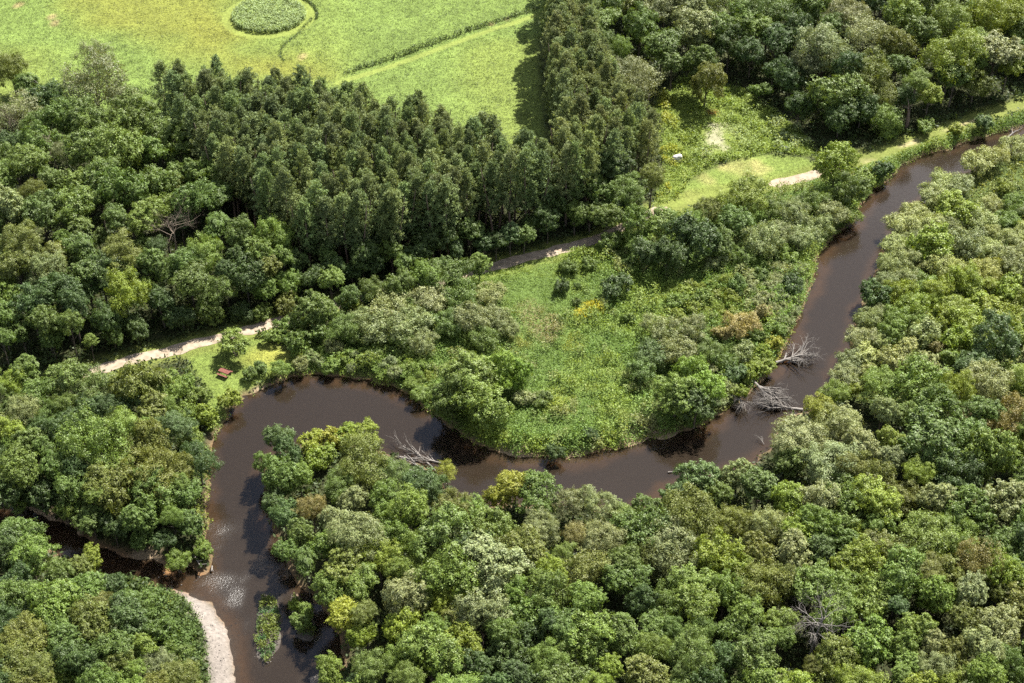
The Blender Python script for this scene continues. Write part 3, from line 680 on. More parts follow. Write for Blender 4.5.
    (802, 440, 26, 'pale', 'fine', 5, T, 'large pale willow-like tree reaching over the river below the driftwood'), (826, 462, 26, 'pale', 'fine', 5, T), (842, 424, 22, 'pale', 'fine', 4.5, T), (790, 462, 18, 'mid', 'clumpy', 4, T), (820, 410, 18, 'yel', 'fine', 3.6, T, 'olive yellow tree at the water edge opposite the driftwood'), (835, 394, 15, 'light', 'fine', 3.2, T),
    (880, 385, 20, 'light', 'fine', 4, T), (920, 386, 25, 'light', 'round', 5, T), (928, 436, 36, 'mid', 'clumpy', 6.5, T, 'broad bumpy mid green crown, widest tree at the right'), (985, 386, 24, 'pale', 'fine', 5, T), (1010, 420, 21, 'rust', 'fine', 5, T, 'yellow olive tree at the right picture edge'), (962, 416, 15, 'tan', 'fine', 4.5, T), (992, 458, 28, 'light', 'clumpy', 6, T, 'bright bumpy crown right beside the widest tree'),
    (872, 478, 20, 'olive', 'fine', 5, T), (900, 494, 18, 'olive', 'fine', 5, T), (938, 500, 21, 'pale', 'clumpy', 6, T, 'pale cauliflower-like crown with silvery lit lobes'), (1006, 508, 28, 'grey', 'clumpy', 6.5, T, 'large grey green knobbly crown at the right edge'), (925, 540, 28, 'light', 'fine', 6, T), (955, 534, 20, 'light', 'fine', 6, T), (976, 566, 22, 'rust', 'sparse', 6, T, 'brownish thin crown among green lower right trees'),
    (846, 510, 22, 'mid', 'round', 5.5, T), (842, 540, 16, 'mid', 'clumpy', 5.5, T), (880, 528, 15, 'light', 'round', 5.5, T), (1004, 572, 19, 'lime', 'round', 6, T), (900, 578, 24, 'light', 'round', 6.5, T), (868, 598, 22, 'light', 'round', 6.5, T), (838, 588, 19, 'light', 'round', 6, T), (818, 552, 18, 'blue', 'clumpy', 5.5, T), (850, 484, 16, 'mid', 'round', 5, T),
    (782, 618, 14, 'light', 'round', 6, T), (814, 592, 19, 'light', 'round', 6.5, T), (692, 650, 25, 'mid', 'fine', 7, T), (872, 642, 27, 'light', 'clumpy', 6.5, T), (718, 552, 20, 'lime', 'round', 6, T, 'bright yellowish tree standing out in the middle of the lower right forest'), (736, 570, 17, 'lime', 'round', 5.5, T), (676, 550, 25, 'pale', 'fine', 6, T), (650, 556, 18, 'olive', 'fine', 5.5, T), (696, 480, 20, 'blue', 'clumpy', 3.4, T, 'bluish green rounded tree at the water below the river bend'),
    (738, 474, 17, 'pale', 'clumpy', 3.6, T), (760, 484, 19, 'mid', 'clumpy', 4.5, T), (716, 492, 16, 'mid', 'clumpy', 3.6, T),
    # lower middle
    (515, 486, 17, 'yel', 'round', 3.4, T, 'bright yellow tree on the near bank, most yellow crown by the river'), (496, 497, 13, 'yel', 'round', 3, T), (541, 494, 18, 'mid', 'round', 4, T), (574, 500, 19, 'grey', 'fine', 4, T), (594, 506, 17, 'pale', 'fine', 4, T), (576, 534, 12, 'tan', 'sparse', 5, T, 'pale straw crown in the near forest below the river'), (452, 510, 16, 'olive', 'fine', 4.5, T),
    (420, 486, 21, 'blue', 'fine', 4.5, T), (436, 492, 15, 'blue', 'fine', 4, T), (447, 470, 10, 'yel', 'sparse', 1.8, T, 'pale yellow withering bush at the water beside the grey driftwood'), (472, 510, 14, 'light', 'round', 4, T), (625, 510, 14, 'light', 'round', 3.2, T), (650, 505, 13, 'mid', 'clumpy', 3, T), (672, 494, 13, 'blue', 'clumpy', 3, T),
    (346, 616, 18, 'yel', 'round', 5.5, T, 'bright yellow tree by the lower water channel'), (366, 634, 14, 'lime', 'round', 5, T), (402, 622, 19, 'lime', 'round', 6, T), (330, 590, 17, 'light', 'round', 5, T), (362, 586, 17, 'light', 'round', 5.5, T), (396, 566, 14, 'light', 'fine', 5.5, T), (440, 600, 16, 'lime', 'fine', 6, T), (330, 672, 14, 'light', 'round', 3.4, T),
    (312, 508, 15, 'rust', 'fine', 4.5, T, 'rusty brown crown on the wooded river peninsula'), (282, 440, 15, 'blue', 'round', 4, T, 'dark bluish tree at the tip of the wooded peninsula'), (290, 456, 13, 'dark', 'round', 3.6, T), (278, 474, 19, 'mid', 'round', 4.4, T), (262, 462, 10, 'mid', 'round', 3, T), (300, 478, 15, 'light', 'round', 4, T), (312, 442, 13, 'yel', 'shrub', 1.2, S), (330, 438, 13, 'yel', 'shrub', 1.2, S), (347, 436, 13, 'lime', 'shrub', 1.4, S), (320, 458, 14, 'lime', 'shrub', 1.6, S),
    (366, 440, 13, 'lime', 'round', 2.4, T), (358, 462, 24, 'olive', 'fine', 4.6, T, 'wide olive feathery tree on the wooded peninsula'), (340, 482, 16, 'mid', 'fine', 4, T), (352, 502, 15, 'pale', 'clumpy', 4.4, T), (392, 470, 16, 'mid', 'fine', 3.8, T), (384, 498, 16, 'light', 'round', 4.4, T), (284, 512, 15, 'blue', 'round', 4.4, T), (302, 530, 14, 'mid', 'clumpy', 4.6, T), (284, 548, 13, 'mid', 'clumpy', 4.4, T), (306, 562, 15, 'mid', 'round', 5, T), (276, 498, 13, 'dark', 'round', 3.8, T), (326, 546, 16, 'light', 'round', 5, T),
    (308, 610, 8, 'light', 'shrub', .9, S, 'taller bush on the small islet beside the east bank'), (300, 622, 9, 'mid', 'shrub', 1, S), (296, 606, 7, 'lime', 'shrub', .7, S),
    # lower left
    (90, 440, 34, 'light', 'fine', 6.5, T, 'widest feathery crown in the lower left wood'), (118, 428, 22, 'light', 'fine', 6, T), (68, 446, 14, 'blue', 'clumpy', 5, T), (25, 374, 18, 'mid', 'clumpy', 5, T), (64, 384, 19, 'mid', 'round', 5, T), (96, 388, 21, 'mid', 'fine', 5, T), (140, 388, 24, 'olive', 'round', 5, T), (168, 388, 16, 'light', 'round', 4, T), (150, 408, 17, 'olive', 'clumpy', 5, T), (176, 424, 16, 'blue', 'fine', 4.5, T), (128, 402, 14, 'dark', 'round', 4.5, T),
    (10, 384, 15, 'lime', 'fine', 5, T), (24, 412, 19, 'pale', 'fine', 5.5, T), (8, 430, 14, 'lime', 'round', 5, T), (46, 412, 14, 'mid', 'fine', 5, T), (28, 440, 15, 'mid', 'clumpy', 5.5, T), (46, 452, 12, 'mid', 'round', 5, T), (150, 470, 26, 'olive', 'fine', 6, T), (174, 466, 17, 'olive', 'fine', 5, T), (120, 492, 24, 'olive', 'round', 4.6, T, 'olive crown leaning over the shaded creek'), (98, 482, 18, 'olive', 'round', 5.5, T), (160, 500, 21, 'mid', 'round', 3.8, T), (192, 492, 14, 'mid', 'round', 4, T),
    (188, 526, 15, 'mid', 'clumpy', 2.6, T, 'tree overhanging the river just above the creek mouth'), (178, 560, 12, 'light', 'willow', 1.3, W, 'spreading bush at the creek mouth beside the fallen pale log'), (204, 548, 9, 'light', 'shrub', 1.0, S), (60, 470, 17, 'mid', 'round', 5.5, T), (20, 470, 20, 'mid', 'round', 5.5, T), (40, 490, 18, 'dark', 'clumpy', 3.2, T), (66, 512, 10, 'light', 'shrub', 1.5, S), (76, 490, 16, 'mid', 'round', 3.6, T), (10, 494, 16, 'dark', 'round', 3.2, T), (186, 412, 11, 'light', 'shrub', 1.8, S),
    (92, 519, 14, 'mid', 'round', 3.0, T), (114, 528, 13, 'dark', 'round', 2.6, T), (142, 536, 11, 'mid', 'round', 2.2, T), (22, 504, 10, 'light', 'shrub', 1.2, S), (165, 540, 11, 'dark', 'round', 2.2, T),
    (18, 535, 18, 'mid', 'round', 5, T), (90, 556, 13, 'lime', 'clumpy', 4, T, 'yellowish sapling on the near side of the shaded creek'), (30, 560, 19, 'light', 'round', 5.5, T), (58, 572, 16, 'mid', 'round', 5, T), (52, 604, 22, 'light', 'round', 6, T), (86, 590, 17, 'mid', 'round', 5, T), (112, 584, 14, 'dark', 'clumpy', 4, T), (128, 618, 21, 'dark', 'round', 5, T), (104, 604, 14, 'olive', 'fine', 5, T), (24, 640, 24, 'olive', 'fine', 6.5, T), (14, 668, 22, 'olive', 'fine', 6.5, T), (66, 640, 16, 'mid', 'clumpy', 6, T),
    (110, 648, 19, 'mid', 'round', 6, T), (76, 664, 18, 'dark', 'round', 6, T), (155, 664, 16, 'grey', 'fine', 4, T, 'greyish feathery crown left of the gravel bar'), (180, 676, 17, 'olive', 'fine', 3.6, T), (140, 606, 15, 'mid', 'round', 3, T), (38, 668, 18, 'olive', 'fine', 6.5, T), (100, 684, 16, 'mid', 'round', 6, T), (8, 600, 18, 'mid', 'round', 5.5, T), (130, 680, 14, 'light', 'round', 4, T),
    (158, 630, 13, 'mid', 'shrub', 1.8, S), (170, 650, 10, 'mid', 'shrub', 1.2, S), (188, 652, 9, 'mid', 'shrub', .8, S),
]
for h in HAND:
    plant(*h[:7], label=h[7] if len(h) > 7 else None)

# fill of the closed canopy: zone, radius range, height range, colours, families, noun
NEAR_FOREST = [(270, 520), (300, 500), (410, 500), (450, 520), (600, 522), (640, 518), (700, 500), (760, 490), (840, 470), (870, 410), (960, 380), (1070, 380), (1070, 735), (322, 735), (338, 690), (360, 650), (330, 610), (300, 570)]
FILLS = [
    (NEAR_FOREST, (15, 26), (5.2, 7.2), 'dark mid mid mid light light light lime pale pale olive', 'round round round fine fine clumpy', T),
    ([(-35, 60), (40, 100), (165, 130), (205, 165), (235, 225), (300, 270), (320, 285), (290, 308), (200, 318), (110, 335), (-35, 340)], (13, 21), (6.0, 8), 'dark mid mid light olive', 'round round fine clumpy', T),
    ([(-35, 372), (100, 380), (185, 380), (198, 440), (200, 530), (140, 520), (60, 505), (-35, 490)], (13, 22), (4.2, 5.6), 'dark dark mid mid light olive', 'round fine clumpy', T),
    ([(-35, 535), (30, 548), (100, 575), (140, 600), (150, 640), (190, 690), (200, 735), (-35, 735)], (13, 22), (4.2, 6), 'dark dark mid mid light olive', 'round round fine clumpy', T),
    ([(600, -35), (1065, -35), (1065, 85), (980, 85), (900, 100), (850, 120), (790, 95), (740, 40), (690, 50), (650, 62), (604, 60)], (15, 24), (6.8, 9), 'dark mid mid light olive pale', 'round round fine clumpy', T),
    ([(884, 272), (908, 228), (940, 200), (1000, 205), (1070, 200), (1070, 392), (850, 392), (866, 330)], (11, 18), (1.2, 2.4), 'pale silver silver silver pale light lime', 'willow willow willow shrub', W),
    ([(665, 290), (800, 262), (795, 330), (745, 390), (715, 415), (680, 340)], (6, 9), (.35, .8), 'pale pale light light lime', 'shrub willow shrub', S),
    ([(300, 352), (410, 348), (436, 372), (430, 400), (380, 376), (300, 370)], (6, 10), (.4, .9), 'pale light light lime', 'shrub willow shrub', S),
]


KEEP = [(805, 632, 17), (178, 238, 13), (62, 150, 8)]          # gaps round the dead trees


def crowded(px, py, r):
    if any((a - px) ** 2 + (b - py) ** 2 < (.8 * (c + r)) ** 2 for a, b, c in KEEP): return True
    for q in REG:
        dx, dy = q['px'] - px, (q['py'] - py) * 1.15
        if dx * dx + dy * dy < (.66 * (q['r'] + r)) ** 2:
            return True
    return False


def pick(seq, px, py, seed):
    """neighbours tend to be of a kind"""
    v = float(vnoise(np.array([px]), np.array([py]), 62.0, seed)[0])
    v = min(max((v - .5) * 1.5 + .5 + random.gauss(0, .13), 0), .999)
    return seq[int(v * len(seq))]


BLOCK = [(FIELD, .5), (LAWN, -1), (CLEARING, -1)]
for Z, rr, hh, keys, fams, noun in FILLS:
    Zp = np.array(Z, float)
    lo, hi = Zp.min(0), Zp.max(0)
    keys, fams = keys.split(), fams.split()
    for k in range(2600):
        px, py = random.uniform(lo[0], hi[0]), random.uniform(lo[1], hi[1])
        r = (rr[0] + (rr[1] - rr[0]) * random.random() ** 1.3) * (1.15 if k < 500 else 1 if k < 1400 else .72)
        if crowded(px, py, r) or not inside(np.array([[px, py]]), Zp)[0]: continue
        hc = random.uniform(*hh)
        b = np.array([at(px, py, hc)])
        if river_depth(b)[0] > -.6 or dist_line(b, PATH)[0] < 2.4: continue
        if any(sdist(b, G)[0] > m for G, m in BLOCK): continue
        fam_ = pick(fams, px, py, 9)
        if noun != S and sdist(b, MEADOW)[0] > -1: continue
        plant(px, py, r, pick(keys, px, py, 5), fam_, hc, noun if noun == T else (W if fam_ == 'willow' else S))

# ------------------------------------------------------------------ the pines
PINE_REG = []


def pine(x, y, H, label, group, key=(.07, .09, .035)):
    gz, _ = ground_z(x, y)
    o = root('pine_tree', (x, y, gz), random.uniform(0, 6.28), label, 'pine tree', group)
    s = H / 14.5
    c = bpy.data.objects.new('crown', random.choice(PINES))
    c.location = (0, 0, H - 9.7 * s); c.scale = (s * random.uniform(.78, 1.15), s * random.uniform(.78, 1.15), s)
    c.color = (*(np.array(key) * random.uniform(.72, 1.25) * np.array((random.uniform(.88, 1.06), 1, random.uniform(.9, 1.1)))), 1)
    link(c, o)
    t = bpy.data.objects.new('trunk', random.choice(PTRUNKS)); t.scale = (H, H, H * .84); link(t, o)


ORD = ['zeroth', 'first', 'second', 'third', 'fourth', 'fifth', 'sixth', 'seventh', 'eighth', 'ninth', 'tenth', 'eleventh', 'twelfth', 'thirteenth', 'fourteenth', 'fifteenth', 'sixteenth', 'seventeenth',
       'eighteenth', 'nineteenth', 'twentieth'] + ['twenty-' + w for w in 'first second third fourth fifth sixth seventh eighth ninth'.split()] + ['thirtieth'] + ['thirty-' + w for w in 'first second third fourth fifth sixth seventh eighth ninth'.split()]
BLOCK_A = poly([(160, 128), (230, 134), (300, 144), (420, 170), (545, 205), (600, 228), (560, 238), (490, 255), (400, 272), (330, 284), (285, 262), (235, 232), (200, 190)])
BLOCK_B = poly([(543, 64), (553, 10), (559, -18), (598, -18), (592, 60), (608, 130), (645, 170), (664, 205), (640, 222), (600, 232), (560, 210), (552, 140)])
ax = poly([(330, 290), (600, 235)]); ux = (ax[1] - ax[0]) / np.linalg.norm(ax[1] - ax[0]); uy = np.array((-ux[1], ux[0]))
for G, what, sp in ((BLOCK_A, 'plantation', 2.8), (BLOCK_B, 'tall column beside the field', 2.9)):
    if what == 'plantation': e1, e2 = ux, uy
    else:
        e1, e2 = np.array((1., 0.)), np.array((0., 1.))
    loc = np.stack([G @ e1, G @ e2], 1)
    rows = []
    v = loc[:, 1].min() + .6
    while v < loc[:, 1].max():
        row = []
        u = loc[:, 0].min() + random.uniform(0, sp)
        while u < loc[:, 0].max():
            p = e1 * (u + random.gauss(0, .45)) + e2 * (v + random.gauss(0, .45))
            P1 = p[None]
            if inside(P1, G)[0] and dist_line(P1, PATH)[0] > 4.5 and not (what != 'plantation' and inside(P1, BLOCK_A)[0]):
                row.append(p)
            u += sp * random.uniform(.9, 1.1)
        if row: rows.append(row)
        v += sp
    for i, row in enumerate(rows):
        for j, p in enumerate(row):
            lab = f"slender dark pine {ORD[j + 1]} from the left in the {ORD[i + 1]} " + ('plantation row from the path' if what == 'plantation' else 'row of the field-side column')
            pine(p[0], p[1], random.uniform(13.0, 15.4), lab, 'pines of the plantation' if what == 'plantation' else 'pines of the tall column by the field',
                 (.120, .158, .058) if what == 'plantation' else (.128, .160, .058))

# ------------------------------------------------------------------ labels for the other trees: look, then rank from the nearest landmark
MARKS = [((225, 374), 'the picnic table'), ((415, 453), 'the grey driftwood tangle'), ((220, 640), 'the gravel bar'), ((268, 622), 'the small weedy island'), ((795, 355), 'the upper fallen tree in the river'),
         ((768, 402), 'the lower fallen tree in the river'), ((804, 636), 'the bare brown tree'), ((175, 236), 'the bare grey tree'), ((910, 108), 'the pinkish bare trunk'), ((750, 170), 'the mown clearing'), ((677, 159), 'the white boulder'),
         ((597, 310), 'the yellow flower patch'), ((515, 480), 'the bright yellow bank tree'), ((346, 612), 'the bright yellow channel tree'), ((312, 506), 'the rusty crown on the peninsula'), ((938, 500), 'the pale cauliflower crown'), ((928, 436), 'the broad bumpy crown'),
         ((976, 566), 'the thin brownish crown'), ((720, 556), 'the bright yellowish forest tree'), ((576, 534), 'the straw crown'), ((90, 440), 'the widest feathery crown'), ((126, 294), 'the tall yellowish edge tree'), ((98, 90), 'the large wispy grey tree'),
         ((641, 84), 'the half-bare grey tree'), ((275, 232), 'the light tree before the pines'), ((934, 244), 'the bright yellowish thicket bush'), ((1000, 348), 'the dark round thicket tree'), ((480, 388), 'the billowing meadow clump'), ((165, 556), 'the creek mouth'), ((45, 520), 'the upper creek bend'),
         ((1010, 420), 'the yellow olive edge tree'), ((690, 650), 'the lower picture edge'), ((742, 326), 'the straw coloured bush'), ((690, 385), 'the dark river clump'), ((565, 252), 'the path beside the meadow'), ((1006, 508), 'the grey knobbly edge crown'), ((832, 90), 'the shaded clearing wood edge'),
         ((950, 131), 'the path end by the upper river'), ((720, 10), 'the pale dead branches'), ((875, 293), 'the dark waterside bush'), ((816, 408), 'the olive yellow waterside tree')]
MARKS = [m for m in MARKS if 'picture edge' not in m[1]]
FAMW = {'round': 'leafy', 'fine': 'feathery', 'clumpy': 'knobbly', 'ball': 'billowing', 'sparse': 'thin', 'shrub': 'rounded', 'willow': 'willowy'}
NOUNW = {'tree': 'tree', 'shrub': 'bush', 'willow': 'willow bush'}
GRP = {'tree': 'broadleaf trees of the river woods', 'shrub': 'bushes along banks and meadow', 'willow': 'willow bushes of the river thickets'}
cls = lambda q: (q['key'], FAMW[q['fam']], q['noun'])
for q in REG:
    o = q['root']
    if q['label'] is None:
        best = None
        for (mx, my), mname in sorted(MARKS, key=lambda m: (m[0][0] - q['px']) ** 2 + (m[0][1] - q['py']) ** 2)[:3]:
            dq = math.hypot(mx - q['px'], my - q['py'])
            n = sum(1 for w in REG if cls(w) == cls(q) and math.hypot(mx - w['px'], my - w['py']) < dq)
            if best is None or n < best[0]: best = (n, mname)
        n, mname = best
        look = f"{PAL[q['key']][1]} {FAMW[q['fam']]} {NOUNW[q['noun']]}".replace('willowy willow', 'willow')
        q['label'] = f"{look} nearest to {mname}" if n == 0 else f"{look}, {ORD[n + 1]} nearest to {mname}"
    tag(o, q['label'], {'tree': 'tree', 'shrub': 'bush', 'willow': 'willow bush'}[q['noun']], q['group'] or GRP[q['noun']])

# ------------------------------------------------------------------ ground, path, water
def axis(lo, hi, step, far):
    c = np.arange(lo, hi + step * .5, step)
    g, s = [], step
    a = hi
    while a < far:
        s *= 1.35; a += s; g.append(a)
    b, s, h = lo, step, []
    while b > -far:
        s *= 1.35; b -= s; h.append(b)
    return np.array(h[::-1] + list(c) + g)


gx, gy = axis(-128, 128, .62, 4000), axis(84, 312, .62, 4000)
GX, GY = np.meshgrid(gx, gy)
P = np.stack([GX.ravel(), GY.ravel()], 1)
Z, D = land_at(P)
nx, ny = len(gx), len(gy)
idx = np.arange(nx * ny).reshape(ny, nx)
faces = np.stack([idx[:-1, :-1].ravel(), idx[:-1, 1:].ravel(), idx[1:, 1:].ravel(), idx[1:, :-1].ravel()], 1)
me = mesh_np('ground', np.column_stack([P, Z]), faces, ground_material(), ground_col(P, D))
me.polygons.foreach_set('use_smooth', [True] * len(me.polygons))
tag(link(bpy.data.objects.new('ground', me)), kind='structure')

# river: a sheet that ends under the banks
wx, wy = np.arange(-120, 130, 1.0), np.arange(70, 300, 1.0)
WX, WY = np.meshgrid(wx, wy)
Pw = np.stack([WX.ravel(), WY.ravel()], 1)
dw = np.maximum(sdist(Pw, RIVER), sdist(Pw, CREEK))
wi = np.arange(len(Pw)).reshape(WX.shape)
wf = np.stack([wi[:-1, :-1].ravel(), wi[:-1, 1:].ravel(), wi[1:, 1:].ravel(), wi[1:, :-1].ravel()], 1)
wf = wf[(dw[wf] > -2.2).all(1)]
used, inv = np.unique(wf, return_inverse=True)
wf = inv.reshape(wf.shape)
Pw = Pw[used]
RIFFLE = poly([(150, 558), (205, 520), (235, 505), (262, 560), (285, 600), (255, 610), (245, 640), (232, 650), (226, 615), (205, 590), (130, 575)], WATER_Z)
rif = smooth(-2.0, 2.0, sdist(Pw, RIFFLE)) * smooth(.2, .75, vnoise(Pw[:, 0], Pw[:, 1], 3.2, 40)) * (.4 + .6 * vnoise(Pw[:, 0], Pw[:, 1], 1.5, 45))
me = mesh_np('river', np.column_stack([Pw, np.full(len(Pw), WATER_Z)]), wf, water_material(), np.repeat(rif[:, None], 3, 1))
tag(link(bpy.data.objects.new('river', me)), kind='structure')


def resample(L, step):
    out = [L[0]]
    for a, b in zip(L[:-1], L[1:]):
        n = max(1, int(np.linalg.norm(b - a) / step))
        out += [a + (b - a) * (i + 1) / n for i in range(n)]
    return np.array(out)


def chaikin(L, n=2):
    for _ in range(n):
        q = np.empty((2 * len(L) - 2, 2)); q[0::2] = .75 * L[:-1] + .25 * L[1:]; q[1::2] = .25 * L[:-1] + .75 * L[1:]
        L = np.vstack([L[:1], q, L[-1:]])
    return L


PL = resample(chaikin(PATH), .4)
XA, XB, XC = at(668, 207)[0], at(767, 187)[0], at(852, 164)[0]
M_PATH = path_material()
for pl in (PL[PL[:, 0] < XA], PL[(PL[:, 0] > XB) & (PL[:, 0] < XC)]):           # between the two sandy runs the path is mown grass
    tg = unit(np.hstack([np.gradient(pl, axis=0), np.zeros((len(pl), 1))]))[:, :2]
    nr = np.stack([-tg[:, 1], tg[:, 0]], 1)
    end = np.minimum(np.minimum(np.abs(pl[:, 0] - XA), np.abs(pl[:, 0] - XB)), np.abs(pl[:, 0] - XC))
    narrow = (.25 + .75 * smooth(0, 2.0, end))
    wl = (1.1 + .5 * (vnoise(pl[:, 0], pl[:, 1], 1.1, 21) - .5) + .5 * (vnoise(pl[:, 0], pl[:, 1], 5, 22) - .5)) * narrow
    wr = (1.1 + .5 * (vnoise(pl[:, 0], pl[:, 1], 1.2, 23) - .5) + .5 * (vnoise(pl[:, 0], pl[:, 1], 5, 24) - .5)) * narrow
    cols = [pl + nr * (wl * k)[:, None] for k in (1, .5)] + [pl] + [pl - nr * (wr * k)[:, None] for k in (.5, 1)]
    pv = np.stack(cols, 1).reshape(-1, 2)
    pz, _ = land_at(pv)
    pi = np.arange(len(pv)).reshape(-1, 5)
    pf = np.concatenate([np.stack([pi[:-1, k], pi[:-1, k + 1], pi[1:, k + 1], pi[1:, k]], 1) for k in range(4)])
    me = mesh_np('path', np.column_stack([pv, pz + .03]), pf[:, ::-1], M_PATH)
    tag(link(bpy.data.objects.new('path', me)), kind='structure')

# ------------------------------------------------------------------ grass, herbs and undergrowth (nobody could count them)
RNG = np.random.default_rng(99)


def scatter(G, density, pad=0.0):
    lo, hi = G.min(0), G.max(0)
    n = int((hi[0] - lo[0]) * (hi[1] - lo[1]) * density)
    Q = RNG.uniform(lo, hi, (n, 2))
    return Q[sdist(Q, G) > -pad] if pad else Q[inside(Q, G)]


def visible(Q, m=30):
    d = Q[:, 1] * CP + CAM_H * SP
    px = 512 + F * Q[:, 0] / d
    py = 341.5 - F * (Q[:, 1] * SP - CAM_H * CP) / d
    return (px > -m) & (px < 1024 + m) & (py > -m - 10) & (py < 683 + m + 40)


def herbs(name, Q, h, col, size, per, jit=.25, upr=.5, ratio=.55):
    """h: plant height per point; col (n,3)"""
    z, d = land_at(Q)
    n = len(Q)
    C = np.repeat(np.column_stack([Q, z]), per, 0)
    hh = np.repeat(h, per)
    k = len(C)
    C[:, 0] += RNG.normal(0, jit, k); C[:, 1] += RNG.normal(0, jit, k)
    C[:, 2] += hh * RNG.uniform(.15, 1.0, k)
    Nn = RNG.normal(size=(k, 3)) * .75 + np.array((0, 0, upr))
    tone = np.repeat(RNG.uniform(.90, 1.10, n), per) * RNG.uniform(.88, 1.12, k)
    t = np.repeat(col, per, 0) * tone[:, None]
    sz = size * RNG.uniform(.65, 1.35, k) * np.repeat(np.clip(.6 + .5 * h, .6, 1.4), per)
    me = leaf_mesh(name, C, Nn, sz, t, M_HERB, ratio)
    return tag(link(bpy.data.objects.new(name, me)), kind='stuff')


PXY = lambda px, py: np.array(at(px, py))
# hay field: short grass, taller clumps in drifts
Q = scatter(FIELD, 9.0); Q = Q[visible(Q)]
n1 = vnoise(Q[:, 0], Q[:, 1], 1.6, 31); n2 = vnoise(Q[:, 0], Q[:, 1], 7, 32)
dc = np.hypot(Q[:, 0] - CIRCLE_C[0], Q[:, 1] - CIRCLE_C[1])
mown = (dc < 9.0) | (dist_line(Q, DITCH_TRACK) < .7)
yel = smooth(-6, 6, sdist(Q, FIELD_YELLOW))
hgt = (.08 + .24 * smooth(.45, .85, n1) * (.4 + .9 * n2)) * (1 - .6 * yel)
ok = ~mown
c = ground_col(Q) * (.8 + .3 * n2)[:, None]
c = mixc(c, np.array((.070, .105, .028)), smooth(.5, .85, n1) * .5 * (1 - .7 * yel))
herbs('field_grass', Q[ok], hgt[ok], c[ok], .12, 4, .2, 1.3)
# uncut round patch inside the mown loop, ditch weeds along the field track
A = RNG.uniform(0, 6.283, 3000); B = CIRCLE_R * np.sqrt(RNG.random(3000))
Qc = CIRCLE_C + np.stack([np.cos(A) * B, np.sin(A) * B], 1)
cc = np.tile((.125, .150, .060), (len(Qc), 1)) * (.75 + .5 * vnoise(Qc[:, 0], Qc[:, 1], 1.0, 33))[:, None]
herbs('tall_meadow_grass', Qc, 1.0 + .25 * vnoise(Qc[:, 0], Qc[:, 1], 1.2, 34), cc * np.array((1.75, 1.9, 1.9)), .12, 9, .15, 1.3)
arc = np.linspace(-.1, 2.0, 330)
Qa = CIRCLE_C + (9.2 + RNG.normal(0, .12, 330))[:, None] * np.stack([np.cos(arc), np.sin(arc)], 1)
Qd = resample(DITCH, .08); Qd = Qd + RNG.normal(0, .28, Qd.shape)
Qe = resample(poly([(312, 18), (298, 34), (283, 46), (280, 55), (284, 62)]), .12); Qe = Qe + RNG.normal(0, .2, Qe.shape)
Qf = resample(poly([(122, 88), (145, 93), (165, 97)]), .08); Qf = Qf + RNG.normal(0, .3, Qf.shape)
Qg = np.vstack([Qa, Qd, Qe, Qf])
hg = np.concatenate([np.full(len(Qa), .45), .55 + .6 * vnoise(Qd[:, 0], Qd[:, 1], 2.5, 35), np.full(len(Qe), .3), np.full(len(Qf), .7)])
herbs('ditch_weeds', Qg, hg, np.tile((.066, .098, .030), (len(Qg), 1)), .14, 5, .12, .5)

# meadow of tall herbs inside the river bend
Q = scatter(MEADOW, 8.0); Q = Q[visible(Q)]
z, d = land_at(Q)
n1 = vnoise(Q[:, 0], Q[:, 1], 1.3, 41); n2 = vnoise(Q[:, 0], Q[:, 1], 4.5, 42); n3 = vnoise(Q[:, 0], Q[:, 1], 11, 43)
dp = dist_line(Q, PATH)
ok = (d < -.1) & (dp > 1.3) & ~inside(Q, LAWN) & ~inside(Q, CLEARING)
c = np.tile(C_MEADOW, (len(Q), 1)) * (.8 + .4 * n2)[:, None]
smoothzone = smooth(4, 12, np.hypot(Q[:, 0] - PXY(540, 285)[0], (Q[:, 1] - PXY(540, 285)[1])))
c = mixc(np.tile((.098, .140, .036), (len(Q), 1)), c, smoothzone)
c = mixc(c, np.array((.165, .150, .078)), .65 * smooth(.58, .82, n1) * smooth(.35, .65, n3) * smoothzone)       # seeding, straw coloured heads
c = mixc(c, np.array((.128, .160, .032)), .7 * smooth(.55, .8, n2))
for (bx, by, br, k) in ((590, 309, 1.7, (.26,.21,.012)), (581, 316, 1.5, (.28,.22,.012)), (598, 313, 1.4, (.24,.20,.012)), (572, 344, 2.0, (.15, .16, .026)), (520, 345, 2.0, (.15,.15,.04)), (530, 312, 3.2, (.17,.14,.08)), (545, 330, 3.4, (.18,.145,.085)),
                        (558, 405, 3.0, (.15,.165,.03)), (560, 460, 2.0, (.145,.17,.03)), (610, 450, 2.2, (.13,.165,.028)), (500, 445, 2.4, (.13,.165,.028)), (535, 452, 2.4, (.13,.165,.028))):
    q = PXY(bx, by)
    c = mixc(c, np.array(k), .85 * smooth(br, br * .4, np.hypot(Q[:, 0] - q[0], (Q[:, 1] - q[1]) * .8) + 1.6 * (n1 - .5)))
hgt = (.25 + 1.15 * smooth(.35, .8, n1) * (.35 + .9 * n2) + .35 * n3 + .6 * smooth(.55, .8, vnoise(Q[:, 0], Q[:, 1], 2.6, 44))) * np.clip(.25 + smoothzone, 0, 1) * smooth(.9, 3.0, dp)
hgt = hgt + .5 * smooth(-5, -1, d) * n2
herbs('meadow_herbs', Q[ok], hgt[ok] + .1, c[ok] * np.array((1.24, 1.34, 1.1)), .11, 10, .24, .75)

